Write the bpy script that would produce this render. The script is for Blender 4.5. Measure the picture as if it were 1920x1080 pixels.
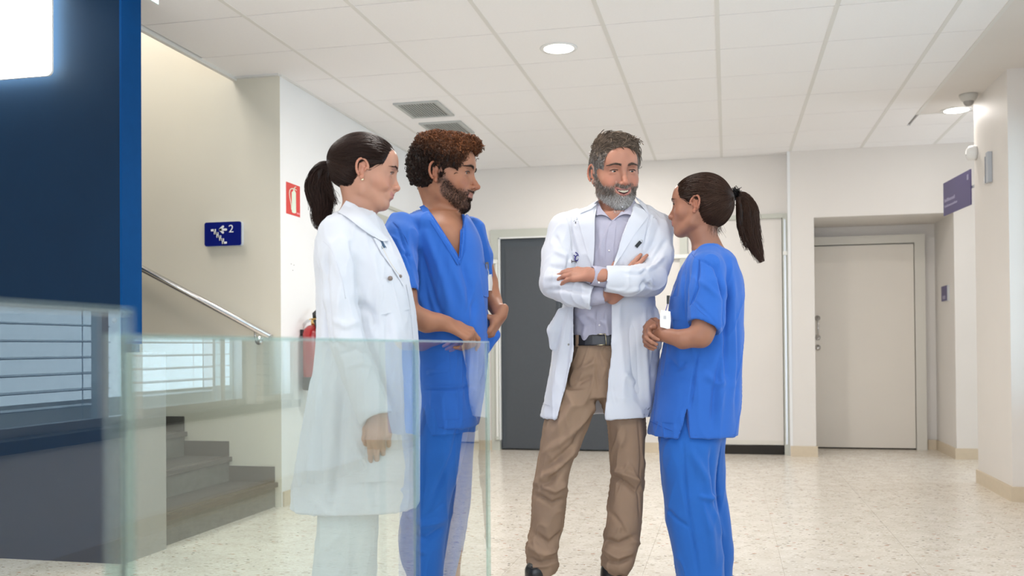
import bpy, bmesh, math, random
import numpy as np
from mathutils import Vector, Matrix
for _o in list(bpy.data.objects): bpy.data.objects.remove(_o, do_unlink=True)
SC = bpy.context.scene
COL = SC.collection
random.seed(7)
# ------------------------------------------------------------------ camera
F, PAN, PIT, ROL, CY = 1783.59, -.2226, .0117, -.0077, 630.4
def _rot(pan, pit, rol):
    cp, sp = math.cos(pan), math.sin(pan)
    f = np.array([sp*math.cos(pit), cp*math.cos(pit), math.sin(pit)])
    r = np.array([cp, -sp, 0.]); u = np.cross(r, f)
    return r*math.cos(rol)+u*math.sin(rol), -r*math.sin(rol)+u*math.cos(rol), f
CR, CU, CF = _rot(PAN, PIT, ROL)
CC = np.array([0, 0, 1.01])
cam_d = bpy.data.cameras.new('camera'); cam = bpy.data.objects.new('camera', cam_d); COL.objects.link(cam)
M = Matrix.Identity(4)
for i in range(3):
    M[i][0] = CR[i]; M[i][1] = CU[i]; M[i][2] = -CF[i]; M[i][3] = CC[i]
cam.matrix_world = M
cam_d.sensor_width = 36; cam_d.lens = F*36/1920; cam_d.shift_y = (CY-540)/1920
cam_d.clip_start = .02; cam_d.clip_end = 200
cam_d.dof.use_dof = True; cam_d.dof.focus_distance = 3.75; cam_d.dof.aperture_fstop = 3.5
SC.camera = cam
# ------------------------------------------------------------------ world, exposure
SC.view_settings.view_transform = 'Standard'; SC.view_settings.look = 'None'
SC.view_settings.gamma = 1; SC.view_settings.use_curve_mapping = False
SC.view_settings.exposure = EXPOSURE = 0.40
wd = bpy.data.worlds.new('World'); SC.world = wd; wd.use_nodes = True
bg = wd.node_tree.nodes['Background']; bg.inputs[0].default_value = (.80, .88, 1, 1); bg.inputs[1].default_value = 3.2
def area(name, loc, rot, sx, sy, power, col, shape='RECTANGLE'):
    l = bpy.data.lights.new(name, 'AREA'); l.shape = shape; l.size = sx
    if shape == 'RECTANGLE': l.size_y = sy
    l.energy = power; l.color = col
    o = bpy.data.objects.new(name, l); COL.objects.link(o); o.location = loc; o.rotation_euler = rot
    return o
# unseen fill lamp added behind the camera; daylight from the right-hand window band
area('rear_fill', (-.6, -3.2, 1.5), (math.radians(90), 0, math.radians(0)), 4.6, 2.3, 18, (.95, .96, 1))
area('window_daylight', (2.35, 4.2, 1.55), (0, math.radians(90), 0), 1.6, 4.8, 66, (.86, .92, 1))
area('corridor_daylight', (4.3, 8.2, 1.5), (0, math.radians(90), 0), 2.0, 1.3, 14, (.85, .93, 1))
area('stairwell_fill', (-4.2, 4.9, 4.6), (0, 0, 0), 1.6, 1.2, 80, (1, .95, .90))  # unseen lamp added overhead to brighten the stair alcove
def W(px, py, d):
    "world point seen at pixel px,py (1920x1080) at forward distance d"
    return CC + d*(CF + CR*(px-960)/F - CU*(py-CY)/F)
def PL(px, py, ax, v):
    d = CF + CR*(px-960)/F - CU*(py-CY)/F
    return CC + d*(v-CC[ax])/d[ax]
# ------------------------------------------------------------------ materials
def srgb(r, g, b):
    f = lambda c: (c/255/12.92 if c/255 <= .04045 else ((c/255+.055)/1.055)**2.4)
    return (f(r), f(g), f(b), 1)
MATS = {}
def mat(name, col, rough=.6, metal=0, spec=.5, noise=0, nscale=30, bump=0, bscale=200, emit=None, es=1, sss=0, coat=0, sheen=0):
    if name in MATS: return MATS[name]
    m = bpy.data.materials.new(name); m.use_nodes = True; nt = m.node_tree; b = nt.nodes['Principled BSDF']
    c = col if len(col) == 4 else (*col, 1)
    b.inputs['Base Color'].default_value = c; b.inputs['Roughness'].default_value = rough
    b.inputs['Metallic'].default_value = metal; b.inputs['Specular IOR Level'].default_value = spec
    if coat: b.inputs['Coat Weight'].default_value = coat; b.inputs['Coat Roughness'].default_value = .08
    if sheen: b.inputs['Sheen Weight'].default_value = sheen
    if sss:
        b.inputs['Subsurface Weight'].default_value = sss; b.inputs['Subsurface Radius'].default_value = (.012, .005, .003); b.inputs['Subsurface Scale'].default_value = 1
    g = nt.nodes.new('ShaderNodeNewGeometry')
    if noise:
        n = nt.nodes.new('ShaderNodeTexNoise'); n.inputs['Scale'].default_value = nscale; n.inputs['Detail'].default_value = 5
        nt.links.new(g.outputs['Position'], n.inputs['Vector'])
        r = nt.nodes.new('ShaderNodeMapRange'); r.inputs['From Min'].default_value = .3; r.inputs['From Max'].default_value = .7
        r.inputs['To Min'].default_value = 1-noise; r.inputs['To Max'].default_value = 1+noise
        nt.links.new(n.outputs['Fac'], r.inputs['Value'])
        x = nt.nodes.new('ShaderNodeVectorMath'); x.operation = 'SCALE'; x.inputs[0].default_value = c[:3]
        nt.links.new(r.outputs[0], x.inputs['Scale']); nt.links.new(x.outputs[0], b.inputs['Base Color'])
    if bump:
        n2 = nt.nodes.new('ShaderNodeTexNoise'); n2.inputs['Scale'].default_value = bscale; n2.inputs['Detail'].default_value = 3
        nt.links.new(g.outputs['Position'], n2.inputs['Vector'])
        bp = nt.nodes.new('ShaderNodeBump'); bp.inputs['Strength'].default_value = bump; bp.inputs['Distance'].default_value = .002
        nt.links.new(n2.outputs['Fac'], bp.inputs['Height']); nt.links.new(bp.outputs[0], b.inputs['Normal'])
    if emit: b.inputs['Emission Color'].default_value = (*emit[:3], 1); b.inputs['Emission Strength'].default_value = es
    MATS[name] = m
    return m
def glass_mat(name, tint, refl=1.0, ior=1.5):
    m = bpy.data.materials.new(name); m.use_nodes = True; nt = m.node_tree; nt.nodes.clear()
    out = nt.nodes.new('ShaderNodeOutputMaterial'); mx = nt.nodes.new('ShaderNodeMixShader')
    t = nt.nodes.new('ShaderNodeBsdfTransparent'); t.inputs[0].default_value = (*tint, 1)
    g = nt.nodes.new('ShaderNodeBsdfGlossy'); g.inputs['Roughness'].default_value = .0; g.inputs[0].default_value = (refl,)*3+(1,)
    ge = nt.nodes.new('ShaderNodeNewGeometry'); dt = nt.nodes.new('ShaderNodeVectorMath'); dt.operation = 'DOT_PRODUCT'
    nt.links.new(ge.outputs['Incoming'], dt.inputs[0]); nt.links.new(ge.outputs['Normal'], dt.inputs[1])
    def mth(op, a, b=None):
        n = nt.nodes.new('ShaderNodeMath'); n.operation = op
        for i_, v_ in enumerate((a, b)):
            if v_ is None: continue
            if isinstance(v_, (int, float)): n.inputs[i_].default_value = v_
            else: nt.links.new(v_, n.inputs[i_])
        return n
    ab = mth('ABSOLUTE', dt.outputs['Value']); iv = mth('SUBTRACT', 1.0, ab.outputs[0]); pw = mth('POWER', iv.outputs[0], 5.0)
    sc_ = mth('MULTIPLY', pw.outputs[0], .95); fr = mth('ADD', sc_.outputs[0], .045)
    nt.links.new(fr.outputs[0], mx.inputs[0]); nt.links.new(t.outputs[0], mx.inputs[1]); nt.links.new(g.outputs[0], mx.inputs[2])
    nt.links.new(mx.outputs[0], out.inputs[0]); MATS[name] = m
    return m
m_wall = mat('wall_paint', srgb(221, 216, 210), .55, noise=.012, nscale=3, bump=.05, bscale=120)
m_wallw = mat('white_wall_paint', srgb(230, 231, 231), .55, noise=.01, nscale=3, bump=.05, bscale=120)
m_cream = mat('cream_wall_paint', srgb(226, 220, 203), .6, noise=.012, nscale=3, bump=.05, bscale=120)
m_tile = mat('ceiling_tile_board', srgb(240, 238, 237), .85, noise=.01, nscale=90, bump=.12, bscale=400)
m_tbar = mat('ceiling_runner', srgb(222, 220, 215), .5)
m_gap = mat('ceiling_joint', srgb(150, 149, 146), .8)
m_blue = mat('shaded_blue_paint', srgb(3, 34, 60), .6, spec=.15, noise=.04, nscale=6)  # partition front, its blue darkened for the lack of light there
m_blue2 = mat('lit_blue_paint', srgb(2, 62, 116), .8, spec=.1, noise=.03, nscale=20)  # same partition, blue made lighter on the end that catches the light
m_base = mat('beige_baseboard', srgb(205, 190, 166), .45, noise=.03)
m_door = mat('door_laminate', srgb(226, 219, 208), .45, noise=.008, nscale=4)
m_frame = mat('door_frame_paint', srgb(214, 210, 200), .45)
m_frameg = mat('pale_grey_green_frame', srgb(190, 191, 180), .4)
m_grey = mat('dark_grey_door_paint', srgb(68, 72, 77), .5, noise=.03, nscale=40, bump=.05)
m_greye = mat('dark_grey_edge', srgb(66, 72, 78), .4)
m_steel = mat('brushed_steel', (.62, .61, .6), .22, 1, noise=.05, nscale=60)
m_alu = mat('aluminium', (.6, .62, .63), .35, 1)
m_black = mat('black_rubber', (.012, .012, .013), .45)
m_dark = mat('dark_gap', (.02, .017, .013), .8)
m_wht = mat('white_plastic', srgb(232, 232, 230), .35)
m_rail = mat('white_bumper_rail', srgb(228, 228, 222), .35)
m_navy = mat('navy_sign_face', srgb(8, 24, 118), .35)
m_navy2 = mat('violet_navy_sign_face', srgb(74, 66, 112), .4)
m_signw = mat('sign_white_print', srgb(240, 240, 240), .5)
m_red = mat('red_sign_face', srgb(205, 52, 44), .45)
m_exred = mat('extinguisher_red', srgb(170, 18, 22), .22, coat=.6)
m_lum = mat('luminescent_print', srgb(214, 228, 208), .6)
m_brass = mat('brass', (.75, .52, .2), .3, 1)
m_glass = glass_mat('balustrade_glass', (.93, .965, .96))
m_glassedge = glass_mat('green_glass_edge', (.76, .86, .84))
m_glassedge.node_tree.nodes['Glossy BSDF'].inputs['Roughness'].default_value = .5
m_pane = glass_mat('window_glass', (.88, .96, 1.0))
def stone_mat():
    m = mat('grey_stone', srgb(66, 63, 60), .42, noise=.16, nscale=14, bump=.1, bscale=90)
    m2 = mat('grey_stone_riser', srgb(92, 93, 88), .5, noise=.2, nscale=18, bump=.1, bscale=90)
    return m, m2
m_stone, m_stone2 = stone_mat()
def floor_mat():
    m = bpy.data.materials.new('speckled_vinyl'); m.use_nodes = True; nt = m.node_tree; b = nt.nodes['Principled BSDF']; L = nt.links
    g = nt.nodes.new('ShaderNodeNewGeometry')
    base = nt.nodes.new('ShaderNodeTexNoise'); base.inputs['Scale'].default_value = 9; base.inputs['Detail'].default_value = 6
    L.new(g.outputs['Position'], base.inputs['Vector'])
    cr = nt.nodes.new('ShaderNodeValToRGB'); e = cr.color_ramp.elements
    e[0].position = .35; e[0].color = srgb(212, 203, 189); e[1].position = .7; e[1].color = srgb(226, 218, 206)
    L.new(base.outputs['Fac'], cr.inputs[0])
    prev = cr.outputs[0]
    for (sc, col, th, rnd, sx) in ((48, srgb(192, 180, 160), .36, .32, 1), (30, srgb(160, 148, 130), .26, .22, .7), (22, srgb(168, 106, 58), .20, .12, .8), (27, srgb(92, 82, 74), .20, .08, 1), (60, srgb(238, 233, 224), .32, .3, 1)):
        mp = nt.nodes.new('ShaderNodeMapping'); mp.inputs['Scale'].default_value = (sx, 1.6, 1); mp.inputs['Rotation'].default_value = (0, 0, sc*.37); mp.inputs['Location'].default_value = (sc*.13, sc*.71, 0)
        L.new(g.outputs['Position'], mp.inputs[0])
        v = nt.nodes.new('ShaderNodeTexVoronoi'); v.inputs['Scale'].default_value = sc; v.inputs['Randomness'].default_value = 1
        L.new(mp.outputs[0], v.inputs['Vector'])
        sp = nt.nodes.new('ShaderNodeSeparateColor'); L.new(v.outputs['Color'], sp.inputs[0])
        a = nt.nodes.new('ShaderNodeMath'); a.operation = 'LESS_THAN'; a.inputs[1].default_value = th; L.new(v.outputs['Distance'], a.inputs[0])
        c = nt.nodes.new('ShaderNodeMath'); c.operation = 'LESS_THAN'; c.inputs[1].default_value = rnd; L.new(sp.outputs[0], c.inputs[0])
        d = nt.nodes.new('ShaderNodeMath'); d.operation = 'MULTIPLY'; L.new(a.outputs[0], d.inputs[0]); L.new(c.outputs[0], d.inputs[1])
        mx = nt.nodes.new('ShaderNodeMix'); mx.data_type = 'RGBA'; L.new(d.outputs[0], mx.inputs['Factor']); L.new(prev, mx.inputs[6]); mx.inputs[7].default_value = col
        prev = mx.outputs[2]
    L.new(prev, b.inputs['Base Color']); b.inputs['Roughness'].default_value = .22; b.inputs['Specular IOR Level'].default_value = .5
    n2 = nt.nodes.new('ShaderNodeTexNoise'); n2.inputs['Scale'].default_value = 14; L.new(g.outputs['Position'], n2.inputs['Vector'])
    bp = nt.nodes.new('ShaderNodeBump'); bp.inputs['Strength'].default_value = .12; bp.inputs['Distance'].default_value = .002; L.new(n2.outputs['Fac'], bp.inputs['Height']); L.new(bp.outputs[0], b.inputs['Normal'])
    MATS['floor'] = m; return m
m_floor = floor_mat()
m_joint = mat('floor_joint', srgb(192, 178, 156), .6)
# ------------------------------------------------------------------ mesh helpers
class MB:
    def __init__(s): s.v = []; s.f = []
    def box(s, x0, x1, y0, y1, z0, z1):
        n = len(s.v)
        s.v += [(x0,y0,z0),(x1,y0,z0),(x1,y1,z0),(x0,y1,z0),(x0,y0,z1),(x1,y0,z1),(x1,y1,z1),(x0,y1,z1)]
        s.f += [tuple(n+i for i in q) for q in ((0,3,2,1),(4,5,6,7),(0,1,5,4),(1,2,6,5),(2,3,7,6),(3,0,4,7))]
        return s
    def prism(s, pts, axis, a, b):
        "pts: 2D polygon in the two other axes (in order x,y,z minus axis); extruded a..b along axis"
        n = len(s.v); k = len(pts)
        def mk(p, c):
            q = list(p); q.insert(axis, c); return tuple(q)
        s.v += [mk(p, a) for p in pts]+[mk(p, b) for p in pts]
        s.f += [tuple(n+i for i in range(k)), tuple(n+k+i for i in reversed(range(k)))]
        s.f += [(n+i, n+(i+1) % k, n+k+(i+1) % k, n+k+i) for i in range(k)]
        return s
    def tube(s, pts, r, seg=12, cap=True):
        pts = [Vector(p) for p in pts]; n0 = len(s.v); R = r if isinstance(r, (list, tuple)) else [r]*len(pts)
        up = Vector((0, 0, 1)); t0 = (pts[1]-pts[0]).normalized()
        if abs(t0.dot(up)) > .95: up = Vector((1, 0, 0))
        a = t0.cross(up).normalized()
        for i, p in enumerate(pts):
            t = (pts[min(i+1, len(pts)-1)]-pts[max(i-1, 0)]).normalized()
            a = (a-t*a.dot(t)).normalized(); b = t.cross(a)
            for k in range(seg):
                th = 2*math.pi*k/seg; s.v.append(tuple(p+(a*math.cos(th)+b*math.sin(th))*R[i]))
        for i in range(len(pts)-1):
            for k in range(seg):
                s.f.append((n0+i*seg+k, n0+i*seg+(k+1) % seg, n0+(i+1)*seg+(k+1) % seg, n0+(i+1)*seg+k))
        if cap:
            s.f.append(tuple(n0+k for k in reversed(range(seg)))); s.f.append(tuple(n0+(len(pts)-1)*seg+k for k in range(seg)))
        return s
    def lathe(s, prof, c=(0,0,0), seg=24, axis=2):
        n0 = len(s.v)
        for (r, z) in prof:
            for k in range(seg):
                th = 2*math.pi*k/seg; q = [r*math.cos(th), r*math.sin(th)]; q.insert(axis, z)
                s.v.append((c[0]+q[0], c[1]+q[1], c[2]+q[2]))
        for i in range(len(prof)-1):
            for k in range(seg):
                s.f.append((n0+i*seg+k, n0+i*seg+(k+1) % seg, n0+(i+1)*seg+(k+1) % seg, n0+(i+1)*seg+k))
        s.f.append(tuple(n0+k for k in reversed(range(seg)))); s.f.append(tuple(n0+(len(prof)-1)*seg+k for k in range(seg)))
        return s
    def build(s, name, m, parent=None, smooth=False, bevel=0, origin=None):
        me = bpy.data.meshes.new(name)
        if origin is not None:
            s.v = [(x-origin[0], y-origin[1], z-origin[2]) for x, y, z in s.v]
        me.from_pydata(s.v, [], s.f); me.update()
        bm = bmesh.new(); bm.from_mesh(me); bmesh.ops.recalc_face_normals(bm, faces=bm.faces); bm.to_mesh(me); bm.free()
        o = bpy.data.objects.new(name, me); COL.objects.link(o)
        if origin is not None: o.location = origin
        me.materials.append(m)
        if smooth:
            for p in me.polygons: p.use_smooth = len(p.vertices) < 8
        if bevel:
            md = o.modifiers.new('bevel', 'BEVEL'); md.width = bevel; md.segments = 2; md.limit_method = 'ANGLE'
        if parent is not None:
            o.parent = parent
            if origin is None and parent.type == 'EMPTY': o.matrix_parent_inverse = parent.matrix_world.inverted()
        return o
def tag(o, label=None, cat=None, group=None, kind=None):
    if label: o['label'] = label
    if cat: o['category'] = cat
    if group: o['group'] = group
    if kind: o['kind'] = kind
    return o
def thing(name, label, cat, loc=(0,0,0), rz=0, group=None):
    o = bpy.data.objects.new(name, None); COL.objects.link(o); o.location = loc; o.rotation_euler = (0, 0, rz); o.empty_display_size = .1
    tag(o, label, cat, group); bpy.context.view_layer.update(); return o
def st(o): o['kind'] = 'structure'; return o
def text(body, size, m, name, parent, loc, rot, depth=.001):
    c = bpy.data.curves.new(name, 'FONT'); c.body = body; c.size = size; c.extrude = depth; c.align_x = 'CENTER'; c.align_y = 'CENTER'
    t = bpy.data.objects.new(name, c); COL.objects.link(t); bpy.context.view_layer.update()
    me = bpy.data.meshes.new_from_object(t); bpy.data.objects.remove(t)
    o = bpy.data.objects.new(name, me); COL.objects.link(o); me.materials.clear(); me.materials.append(m)
    o.parent = parent; o.location = loc; o.rotation_euler = rot
    return o
# ================================================================== the building
ZC = 2.777; XL = -2.79; YF = 9.12; YB = 9.0; XR = 1.77; YS = 5.62
# floor
fl = st(MB().box(-6.2, 5.4, -3.6, 10.2, -.1, -.002).build('floor', m_joint))
xs = [-2.82+.611*i for i in range(-1, 12)]; ys = [2.19+.6*j for j in range(0, 13)]
def quadtile(nm, x0, x1, y0, y1, z0, z1, m, parent, cache={}):
    key = (nm, round(x1-x0, 3), round(y1-y0, 3), m.name)
    if key in cache:
        o = cache[key].copy(); COL.objects.link(o)
    else:
        o = MB().box(0, x1-x0, 0, y1-y0, 0, z1-z0).build(nm, m); cache[key] = o
    o.location = (x0, y0, z0); o.parent = parent
    return o
for i in range(len(xs)-1):
    for j in range(len(ys)-1):
        if ys[j] > 10: continue
        quadtile('floor_tile', xs[i]+.0006, xs[i+1]-.0006, ys[j]+.0006, ys[j+1]-.0006, -.01, 0, m_floor, fl)
tag(MB().box(-6.2, xs[0], -3.6, 10.2, -.01, 0).box(xs[0], 5.4, -3.6, ys[0], -.01, 0).box(xs[-1], 5.4, ys[0], 10.2, -.01, 0).box(xs[0], xs[-1], ys[-1], 10.2, -.01, 0).build('floor_sheet', m_floor, fl))
# ceiling
ce = st(MB().box(-3.093, 5.4, -3.6, 10.2, ZC+.012, ZC+.16).build('ceiling', m_gap))
XG = [-3.093+.6114*i for i in range(0, 14)]; YG = [5.19+.6*j for j in range(-4, 8)]
def ctile(x0, x1, y0, y1):
    if x1-x0 < .03 or y1-y0 < .03: return
    quadtile('ceiling_tile', x0, x1, y0+.003, y1-.003, ZC, ZC+.012, m_tile, ce)
h = .012
for i in range(len(XG)-1):
    for j in range(len(YG)-1):
        x0, x1, y0, y1 = XG[i], XG[i+1], YG[j], min(YG[j+1], YF)
        if y0 >= YF: continue
        xa, xb = x0+h, x1-h
        if i == 0:
            if y0 > 5.5: xa = XL
            elif y1 > 5.5:
                ctile(XL, xb, y0, y1); ctile(x0, XL, y0, 5.6); continue
        if x0 > 1.44 and y0 < 7.7:
            if y1 > 7.7: ctile(xa, xb, 7.81, y1)
            continue
        if y0 < 7.7 and x1 > 1.44:
            if y1 > 7.7: ctile(1.455, xb, 7.81, y1)
            xb = 1.43
        if xa >= xb: continue
        ctile(xa, xb, y0, y1)
r_ = MB()
for i in range(1, len(XG)-1):
    y0 = YG[0] if XG[i] < 1.44 else 7.8
    o = MB().box(XG[i]-h, XG[i]+h, y0, YF, ZC-.002, ZC+.012).build('ceiling_runner', m_tbar, ce)
MB().box(1.43, 1.455, YG[0], 7.8, ZC-.004, ZC+.012).build('ceiling_runner', m_tbar, ce)
MB().box(1.43, XR, 7.79, 7.81, ZC-.004, ZC+.012).build('ceiling_runner', m_tbar, ce)
MB().box(1.455, 5.4, YG[0], 7.79, ZC-.001, ZC+.012).build('plaster_band', m_wall, ce)
MB().box(-3.093, 5.4, -3.6, YG[0], ZC, ZC+.012).build('ceiling_sheet', m_tile, ce)
# shadow-gap wall angles
MB().box(XL, XL+.012, 5.62, YF, ZC-.012, ZC).build('ceiling_edge_angle', m_tbar, ce)
MB().box(-3.093, XL, 5.59, 5.62, ZC-.012, ZC).build('ceiling_edge_angle', m_tbar, ce)
MB().box(-3.12, -3.093, 1.5, 5.62, ZC-.022, ZC+.16).build('ceiling_edge_angle', m_tbar, ce)
# walls
wl = st(MB().box(XL-.15, XL, YS, YF+.2, 0, 4.4).build('wall_left', m_wallw))
st(MB().box(-6.2, XL-.15, YS, YS+.15, 0, 5.6).build('wall_stair', m_cream))
MBs = MB().box(XL-.15, XL-.0005, YS-.001, YS+.004, 0, ZC+.3); st(MBs.build('trim_1', m_cream))
# far wall, left half: doorway with grey door
DX0, DX1 = -2.19, -.93
bk = MB(); bk.box(XL-.1, DX0-.08, YF, YF+.15, 0, ZC+.1); bk.box(DX0-.08, DX1+.08, YF, YF+.15, 2.15, ZC+.1); bk.box(DX1+.08, .2, YF, YF+.15, 0, ZC+.1)
bk.box(.2, .57, YF, YF+.15, 2.2, ZC+.1); bk.box(XL-.1, .6, YF+.16, YF+.2, -.05, ZC+.1)
st(bk.build('wall_back', m_wall))
# corridor wall to the right (stands a little proud) with a deep door recess
b2 = MB(); b2.box(.57, .775, YB, 9.9, 0, ZC+.1); b2.box(.775, 1.95, YB, 9.9, 2.165, ZC+.1); b2.box(1.95, 5.4, YB, 9.9, 0, ZC+.1); b2.box(.775, 1.95, 9.80, 9.9, -.05, 2.2)
st(b2.build('wall_corridor', m_wall))
st(MB().box(.548, .571, YB-.006, YF, 0, ZC).build('trim_2', m_wallw))
# right wall: pillar end + window band (openings seen mirrored in the balustrade glass)
p = MB(); p.box(XR, 2.2, 6.65, 7.5, 0, ZC+.02)
st(p.build('wall_right', m_wall))
wins = [(-3.3, -1.9), (-1.7, -.3), (-.1, 1.3), (1.5, 2.85), (3.03, 4.41), (4.6, 5.88), (5.98, 6.6)]
rw = MB(); rw.box(1.9, 2.1, -3.6, 6.65, 0, .60); rw.box(1.9, 2.1, -3.6, 6.65, 2.45, ZC+.02)
edges = [-3.6]+[e for w_ in wins for e in w_]+[6.65]
for a, b in zip(edges[::2], edges[1::2]): rw.box(1.9, 2.1, a, b, .60, 2.45)
st(rw.build('wall_window_side', m_wall))
st(MB().box(1.872, 2.12, -3.6, 6.5, .585, .64).build('trim_3', m_stone, bevel=.004))
for n, (a, b) in enumerate(wins):
    fr = MB()
    for (y0, y1, z0, z1) in ((a, a+.05, .64, 2.45), (b-.05, b, .64, 2.45), (a, b, .64, .68), (a, b, 2.4, 2.45)): fr.box(1.98, 2.04, y0, y1, z0, z1)
    w_ = st(fr.build('window_%d' % (n+1), m_alu)); 
    if b-a > 1: MB().box(1.98, 2.04, b-.32, b-.27, .68, 2.4).build('mullion', m_wht, w_)
    MB().box(2.005, 2.011, a+.04, b-.04, .67, 2.41).build('window_pane', m_pane, w_)
    k = 0; z = .735
    while z < 2.38:
        s = MB(); s.prism([(2.14, z), (2.18, z+.008), (2.22, z+.004), (2.22, z), (2.18, z+.003), (2.14, z-.004)], 1, a+.03, b-.03)
        s.build('blind_slat', m_alu, w_); z += .08; k += 1
    for yy in (a+.2, b-.2): MB().tube([(2.18, yy, .66), (2.18, yy, 2.43)], .003, 6).build('blind_cord', m_alu, w_)
# back part of the room, behind the photographer
st(MB().box(-6.2, -3.0, -3.6, -3.5, 0, ZC).box(1.8, 2.1, -3.6, -3.5, 0, ZC).box(-3.0, 1.8, -3.6, -3.5, 2.6, ZC).build('wall_front', m_wall))
st(MB().box(-6.3, -6.2, -3.6, 5.77, 0, 5.6).build('wall_far_left', m_cream))
st(MB().box(5.4, 5.5, 6.6, 9.9, 0, .5).box(5.4, 5.5, 6.6, 9.9, 2.5, ZC+.1).box(2.2, 5.5, 6.55, 6.65, 0, ZC+.1).build('wall_corridor_end', m_wall))
# blue partition at the left with the low wall closing the stair
bw = st(MB().box(-6.2, XL-.01, 3.985, 4.13, 0, 5.6).build('wall_blue', m_blue))
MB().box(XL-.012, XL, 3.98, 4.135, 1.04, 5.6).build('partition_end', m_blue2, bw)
MB().box(-6.2, -3.093, 1.4, 3.985, 2.95, 3.1).build('stairwell_soffit', m_wall, bw)
st(MB().box(-6.2, XL-.012, 4.13, 4.335, 0, 1.0).build('wall_stair_parapet', m_cream))
st(MB().box(XL-.011, XL, 3.981, 4.336, 0, 1.0).build('trim_4', mat('parapet_paint', srgb(150, 147, 140), .6)))
st(MB().box(-6.2, -3.1, 4.0, 5.77, 5.6, 5.7).build('wall_stairwell_top', m_cream))
st(MB().box(-3.12, -3.0, 3.98, 5.6, ZC+.16, 5.6).build('wall_stairwell_side', m_cream))
MB().lathe([(.0, 0), (.012, 0), (.012, .006), (.0, .006)], seg=20, axis=1, c=(-2.831, 3.975, 1.152)).build('bolt_cap', m_black, bw, smooth=True)
# baseboards
BH = .095
def bb(n, *boxes):
    m = MB()
    for b in boxes: m.box(*b)
    return st(m.build('baseboard_'+n, m_base))
bb('left', (XL, XL+.014, YS+.01, 9.12, 0, BH))
bb('back', (XL, DX0-.08, YF-.014, YF, 0, BH), (DX1+.08, -.44, YF-.014, YF, 0, BH))
bb('corridor', (.55, .787, YB-.016, YB, 0, BH), (1.936, 2.6, YB-.016, YB, 0, BH), (.775, .787, YB, 9.7, 0, BH), (1.938, 1.95, YB, 9.78, 0, BH), (1.86, 1.95, 9.766, 9.78, 0, BH))
bb('right', (XR-.014, XR, 6.65, 7.5, 0, BH), (XR-.014, 1.885, 6.636, 6.65, 0, BH), (XR-.014, 2.2, 7.5, 7.514, 0, BH))
bb('window_side', (1.886, 1.9, -3.6, 6.63, 0, BH))
bb('window_return', (2.2, 5.4, 6.65, 6.664, 0, BH))
# grey double door
d1 = st(MB().box(DX0, DX1, YF+.05, YF+.1, 0.01, 2.09).build('door_1', m_greye))
f = MB(); f.box(DX0-.08, DX0, YF-.02, YF+.12, 0, 2.17); f.box(DX1, DX1+.08, YF-.02, YF+.12, 0, 2.17); f.box(DX0, DX1, YF-.02, YF+.12, 2.09, 2.17)
f.build('door_frame', m_frameg, d1)
g_ = MB(); g_.box(DX0, DX0+.012, YF-.024, YF+.02, .1, 2.09); g_.box(DX0, DX1, YF-.024, YF+.02, 2.08, 2.092); g_.build('door_seal', m_wht, d1)
MB().box(DX0+.015, -1.60, YF+.03, YF+.05, .012, 2.075).build('door_leaf', m_greye, d1)
MB().box(DX0+.06, -1.625, YF+.018, YF+.03, .02, 2.0).build('door_panel', m_grey, d1)
MB().box(-1.585, DX1-.01, YF+.03, YF+.05, .012, 2.075).build('door_leaf', m_greye, d1)
MB().box(-1.56, DX1-.05, YF+.018, YF+.03, .02, 2.0).build('door_panel', m_grey, d1)
MB().box(-1.603, -1.583, YF+.005, YF+.045, .012, 2.075).build('meeting_stile', m_greye, d1, bevel=.004)
# white bumper rail and corner post beside the grey door
rl = thing('wall_bumper_rail', 'white bumper rail with vertical post left of the grey door', 'bumper rail', (-2.3, YF-.03, 0))
MB().box(XL+.03, DX0-.005, YF-.05, YF-.021, 1.835, 1.875).build('rail_bar', m_rail, rl, bevel=.006)
MB().box(DX0-.03, DX0-.008, YF-.042, YF-.021, .11, 1.835).build('rail_post', m_rail, rl, bevel=.004)
MB().lathe([(0, 0), (.022, .002), (.024, .02), (.012, .035), (0, .036)], c=(DX0-.02, YF-.035, .1), seg=16).build('rail_foot', m_frameg, rl, smooth=True)
rl2 = thing('wall_bumper_rail', 'white horizontal bumper rail behind the nurse with her hands clasped', 'bumper rail', (-.6, YF-.03, 0))
MB().box(DX1+.1, -.30, YF-.04, YF-.002, 1.835, 1.875).build('rail_bar', m_rail, rl2, bevel=.006)
# white flush sliding door / panel at the middle, dark gap under it
d2 = st(MB().box(-.42, .50, YF-.004, YF+.04, .09, 2.19).build('door_2', m_wall, bevel=.002))
f = MB(); f.box(-.43, -.36, YF-.03, YF, 0.1, 2.225); f.box(.505, .547, YF-.03, YF, 0, 2.225); f.box(-.36, .505, YF-.03, YF, 2.185, 2.225)
f.build('door_frame', m_frameg, d2)
MB().box(.517, .533, YF-.036, YF-.028, .1, 2.17).build('guide_rail', m_alu, d2)
MB().box(.505, .547, YF-.05, YF-.03, 1.84, 1.875).build('rail_bracket', m_rail, d2)
MB().box(-.41, .50, YF-.006, YF+.02, .09, .13).build('kick_edge', m_frame, d2)
st(MB().box(-.42, .495, YF-.012, YF+.0, 0.002, .085).build('trim_5', m_dark))
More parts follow.
